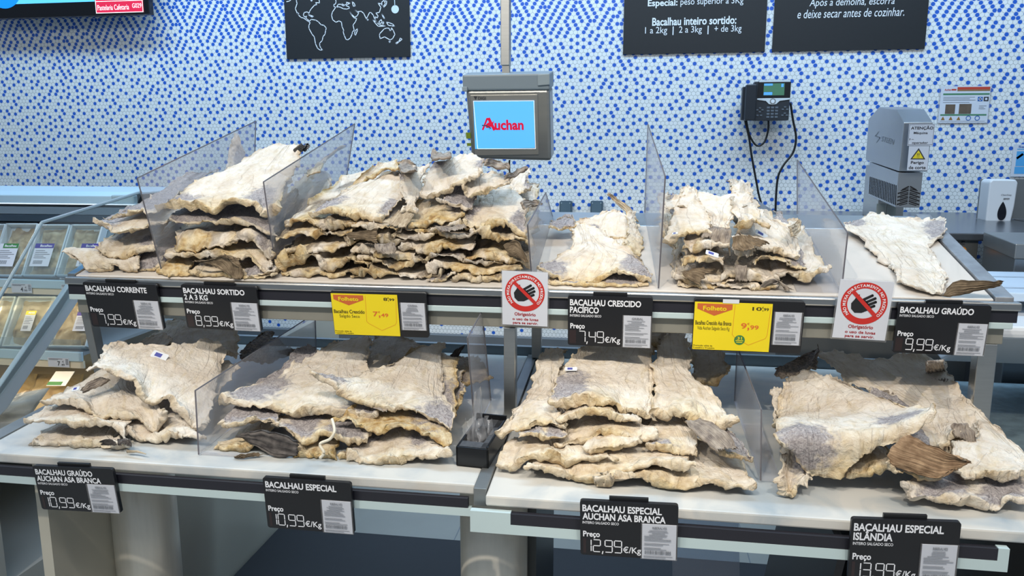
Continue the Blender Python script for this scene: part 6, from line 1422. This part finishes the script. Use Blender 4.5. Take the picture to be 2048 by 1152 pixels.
fish('wavy cod just under the top two of the '+Zr, [(1.655, [1112, 848, 1130, 834, 1180, 824, 1230, 830, 1260, 843, 1287, 846]), [1130, 812, 1200, 806, 1285, 835]], 1.66, s=.32, t=.018, L=.25, g='none', **K)
fish('large pale tagged cod, left one on top of the '+Zr, [(1.675, [1102, 807, 1125, 811, 1158, 798, 1195, 800, 1227, 808, 1240, 824, 1272, 825, 1298, 834, 1311, 826]), [1112, 766, 1170, 766, 1240, 769, 1304, 771], [1136, 728, 1190, 726, 1250, 726, 1308, 723], [1160, 696, 1210, 682, 1260, 682, 1312, 690]], 1.68, s=.28, t=.020, nu=120, nv=84, g=[(.16, .25, .2, .3)], lump=1.0, **K, tags=[(1142, 739, 1.93, .030, .011, 2)])
fish('large cream cod at the right on top of the '+Zr, [(1.675, [1302, 817, 1328, 831, 1352, 820, 1398, 841, 1435, 855, 1477, 846]), [1304, 770, 1350, 770, 1395, 778, 1440, 808], [1309, 715, 1345, 722, 1385, 748], [1318, 690, 1342, 652, 1354, 655, 1374, 692]], 1.68, s=.28, t=.020, nu=100, nv=84, g='none', lump=.9, **K)
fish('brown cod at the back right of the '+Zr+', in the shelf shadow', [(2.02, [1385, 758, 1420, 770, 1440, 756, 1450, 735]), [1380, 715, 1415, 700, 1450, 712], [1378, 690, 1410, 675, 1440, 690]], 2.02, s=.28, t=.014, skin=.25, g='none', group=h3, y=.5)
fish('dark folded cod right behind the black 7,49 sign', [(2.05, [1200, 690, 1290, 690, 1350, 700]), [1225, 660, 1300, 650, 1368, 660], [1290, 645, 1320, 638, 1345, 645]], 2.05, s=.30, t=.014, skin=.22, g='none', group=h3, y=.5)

# ---- pile above the 13,99 sign
h4 = 'dried cod piled above the 13,99 sign'; K = dict(group=h4); Zq = '13,99 pile'
fish('cod flap pointing down to the stone at the left of the '+Zq, [(1.585, [1562, 950, 1569, 990, 1578, 998, 1592, 988, 1602, 974, 1622, 964]), [1556, 895, 1590, 890, 1625, 905]], 1.60, s=.35, t=.016, L=.25, g=[(.7, .5, .4, .4)], y=.3, **K)
fish('crumbly cod lump under the folded cod of the '+Zq, [(1.62, [1686, 946, 1710, 950, 1740, 948, 1772, 935, 1785, 926]), [1690, 920, 1740, 910, 1785, 905]], 1.63, s=.3, t=.03, L=.25, g='none', y=.5, **K)
fish('big folded cod with a hanging lip at the left of the '+Zq, [(1.615, [1592, 893, 1600, 935, 1612, 955, 1628, 960, 1655, 952, 1682, 946, 1705, 914, 1742, 896, 1790, 884, 1866, 838]), (1.625, [1557, 868, 1600, 862, 1660, 872, 1720, 868, 1800, 850, 1878, 813]), [1553, 826, 1610, 816, 1680, 826, 1760, 830, 1840, 815], [1560, 790, 1620, 777, 1690, 786, 1750, 795, 1792, 808], [1570, 757, 1608, 741, 1640, 750, 1672, 763]], 1.63, s=.30, t=.020, nu=120, nv=84, g=[(.78, .3, .14, .16), (.15, .12, .2, .12)], y=.4, lump=1.0, **K,
     fins=[('skin_flap', FING, [(1.64, [1640, 870, 1648, 864]), (1.625, [1615, 878, 1628, 872]), (1.615, [1592, 890, 1598, 892])], {'r': 4, 't': .008})])
fish('wide cod behind the folded one in the '+Zq+', half in shadow', [(1.70, [1790, 872, 1840, 890, 1876, 901, 1912, 872, 1950, 886, 1964, 866]), [1765, 812, 1830, 812, 1900, 818, 1944, 836], [1700, 762, 1780, 762, 1860, 767, 1914, 782], [1632, 707, 1670, 703, 1730, 714, 1800, 717, 1886, 719]], 1.70, s=.30, t=.016, nu=120, nv=80, g='none', y=.25, **K,
     fins=[('pectoral_fin', FING, [[1852, 722, 1880, 720], [1855, 745, 1892, 740], [1870, 762, 1898, 766]], {'r': 6, 't': .007}), ('tail_fin', FING, [(1.71, [1905, 850, 1935, 852]), (1.695, [1905, 872, 1945, 874]), (1.69, [1912, 880, 1948, 890])], {'r': 8})])
fish('dark curled cod tail at the back left of the '+Zq, [(2.0, [1545, 748, 1580, 756, 1628, 740]), [1560, 735, 1600, 715, 1640, 700], [1600, 718, 1625, 706, 1640, 700]], 2.0, s=.28, t=.008, g='all', skin=.8, y=.2, **K)
fish('white cod with shredded edge at the right foot of the '+Zq, [(1.575, [1816, 962, 1822, 998, 1862, 1004, 1900, 996, 1922, 1004, 1994, 1014, 2010, 1000, 2060, 1004]), [1830, 960, 1900, 965, 1980, 965, 2060, 975]], 1.58, s=.3, t=.018, L=.35, g='lip', y=.2, lump=1.0, **K)
fish('white puckered cod at the right edge of the '+Zq, [(1.605, [1880, 940, 1930, 950, 1990, 957, 2060, 958]), [1905, 915, 1960, 905, 2000, 915, 2060, 935], [1912, 890, 1960, 878, 2020, 898, 2060, 920]], 1.61, s=.3, t=.022, L=.2, g='none', y=.3, **K)
fish('cod with a large ribbed brown fin at the front of the '+Zq, [(1.60, [1775, 930, 1800, 945, 1860, 960, 1890, 950]), (1.66, [1790, 900, 1840, 900, 1880, 905])], 1.61, s=.3, t=.014, L=.25, g='all', y=.4, **K,
     fins=[('ribbed_fin', finmat('tan_fin', rgb(122, 96, 72), rgb(186, 156, 124)), [(1.60, [1783, 936, 1772, 912, 1796, 878, 1810, 871]), (1.585, [1822, 946, 1830, 915, 1852, 888]), (1.575, [1866, 957, 1888, 930, 1900, 905]), (1.565, [1902, 944, 1937, 925, 1916, 912])], {'r': 15, 'tip': .008, 't': .005})])

# black box of film bags
b0, b1 = onpl(912, 931, 1.55, lz(1.55)+.002, LSL), onpl(977, 938, 1.55, lz(1.55)+.002, LSL)
ux = b1-b0; bw = np.linalg.norm(ux); ux /= bw; uy = np.array((-ux[1], ux[0], 0.0)); uzv = np.array((0, 0, 1.0)); uy = uy+np.array((0, 0, LSL*uy[1])); bd = 0.17; bh = 0.046
root = thing('bag_dispenser', 'black box of clear film bags between the two lower stone slabs', 'bag dispenser', b0)
f = MB(); BW = 0.006
f.obox(b0, ux*bw, uy*bd, uzv*0.004); f.obox(b0, ux*bw, uy*BW, uzv*bh); f.obox(b0+uy*(bd-BW), ux*bw, uy*BW, uzv*(bh+.012)); f.obox(b0, ux*BW, uy*bd, uzv*bh); f.obox(b0+ux*(bw-BW), ux*BW, uy*bd, uzv*(bh+.006)); mk('box', f, mat('gloss_black_box', rgb(16, 18, 22), 0.2), root, bevel=0.0015)
f = MB(); f.obox(b0+uzv*(bh-.004)+ux*BW+uy*BW, ux*(bw-2*BW), uy*0.028, uzv*0.004); f.obox(b0+uzv*(bh-.004)+ux*BW+uy*(bd-.05), ux*(bw-2*BW), uy*0.045, uzv*0.004); f.obox(b0+uzv*(bh-.004)+ux*(bw-.02)+uy*BW, ux*.014, uy*(bd-2*BW), uzv*0.004); mk('salted_lid', f, mat('salted_black', rgb(70, 72, 76), 0.6, 0, 0.8, 120), root)
for k, (cx, top, w) in enumerate(((0.45, 0.135, 0.055), (0.30, 0.06, 0.05), (0.7, 0.065, 0.045))):
    n = 16; P = []
    for j in range(n):
        t_ = j/(n-1)
        for i in range(n):
            s_ = i/(n-1)-0.5; ww = w*(1-0.75*t_) if k == 0 else w*(1-.3*t_)
            p = b0+ux*(bw*cx+s_*ww-0.012*t_)+uy*(0.07+0.016*math.sin(s_*9+k)+0.03*t_)+uzv*(0.012+top*t_)
            P.append(p+0.007*np.array((vnoise(np.array([[i*.5, j*.4, k+.3]]))[0], vnoise(np.array([[i*.5, j*.4, k+5.3]]))[0], 0)))
    f = MB(); f.add(P, [(j*n+i, j*n+i+1, (j+1)*n+i+1, (j+1)*n+i) for j in range(n-1) for i in range(n-1)]); mk('film_bag', f, clear('bag_film', (0.96, 0.97, 0.98, 1), 0.78, 0.35, 0.10), root, smooth=True)


# ---- weight: each fish presses flat what lies under it
def press():
    cell = 0.007; D = []
    for o, low, n, nu, nv in PILE:
        m = len(o.data.vertices); a = np.empty(m*3, np.float32); o.data.vertices.foreach_get('co', a)
        D.append([a.reshape(-1, 3).astype(float)+np.array(PLOC[o.name]), n, o, low, np.r_[np.arange(n)//nu, 1+np.arange(m-n)//(nu-2)] < nv*0.14])
    x0, y0 = -1.9, 1.4; nx, ny = int(3.2/cell), int(1.4/cell)

    def ij(P): return np.clip(((P[:, 0]-x0)/cell).astype(int), 1, nx-2), np.clip(((P[:, 1]-y0)/cell).astype(int), 1, ny-2)

    def field(d):
        P, n = d[0], d[1]; H = np.full((nx, ny), 1e9); i, j = ij(P); np.minimum.at(H, (i, j), P[:, 2])
        K = H.copy()
        for dx in (-1, 0, 1):
            for dy in (-1, 0, 1): K = np.minimum(K, np.roll(np.roll(H, dx, 0), dy, 1))
        E = K.copy()
        for dx in (-1, 0, 1):
            for dy in (-1, 0, 1): E = np.maximum(E, np.roll(np.roll(K, dx, 0), dy, 1))
        return K, np.where(E > 1e8, 1e9, K)
    order = sorted(range(len(D)), key=lambda k: -D[k][0][:, 2].mean())
    for a in order:
        K, K2 = field(D[a]); fa = D[a][0]; la, ha = fa.min(0), fa.max(0)
        for b in order:
            if b == a or D[b][3] != D[a][3]: continue
            P = D[b][0]; lb, hb = P.min(0), P.max(0)
            if (la[:2] > hb[:2]).any() or (lb[:2] > ha[:2]).any(): continue
            i, j = ij(P); h = np.where(D[b][4], K2[i, j], K[i, j]); m = h < 1e8
            if m.sum() < 12 or np.median(P[m, 2]-h[m]) > 0.004: continue
            top = np.arange(len(P)) < D[b][1]
            lim = h-np.where(top, 0.0012, 0.0030); k = m & (P[:, 2] > lim) & (P[:, 2] < h+0.05)
            fl = (lz(P[:, 1]) if D[b][3] else uz(P[:, 1]))+np.where(top, 0.008, 0.002)
            P[k, 2] = np.maximum(lim, np.minimum(fl, P[:, 2]))[k]
    for P, n, o, low, fr in D:
        o.data.vertices.foreach_set('co', (P-np.array(PLOC[o.name])).astype(np.float32).ravel()); o.data.update()


press()
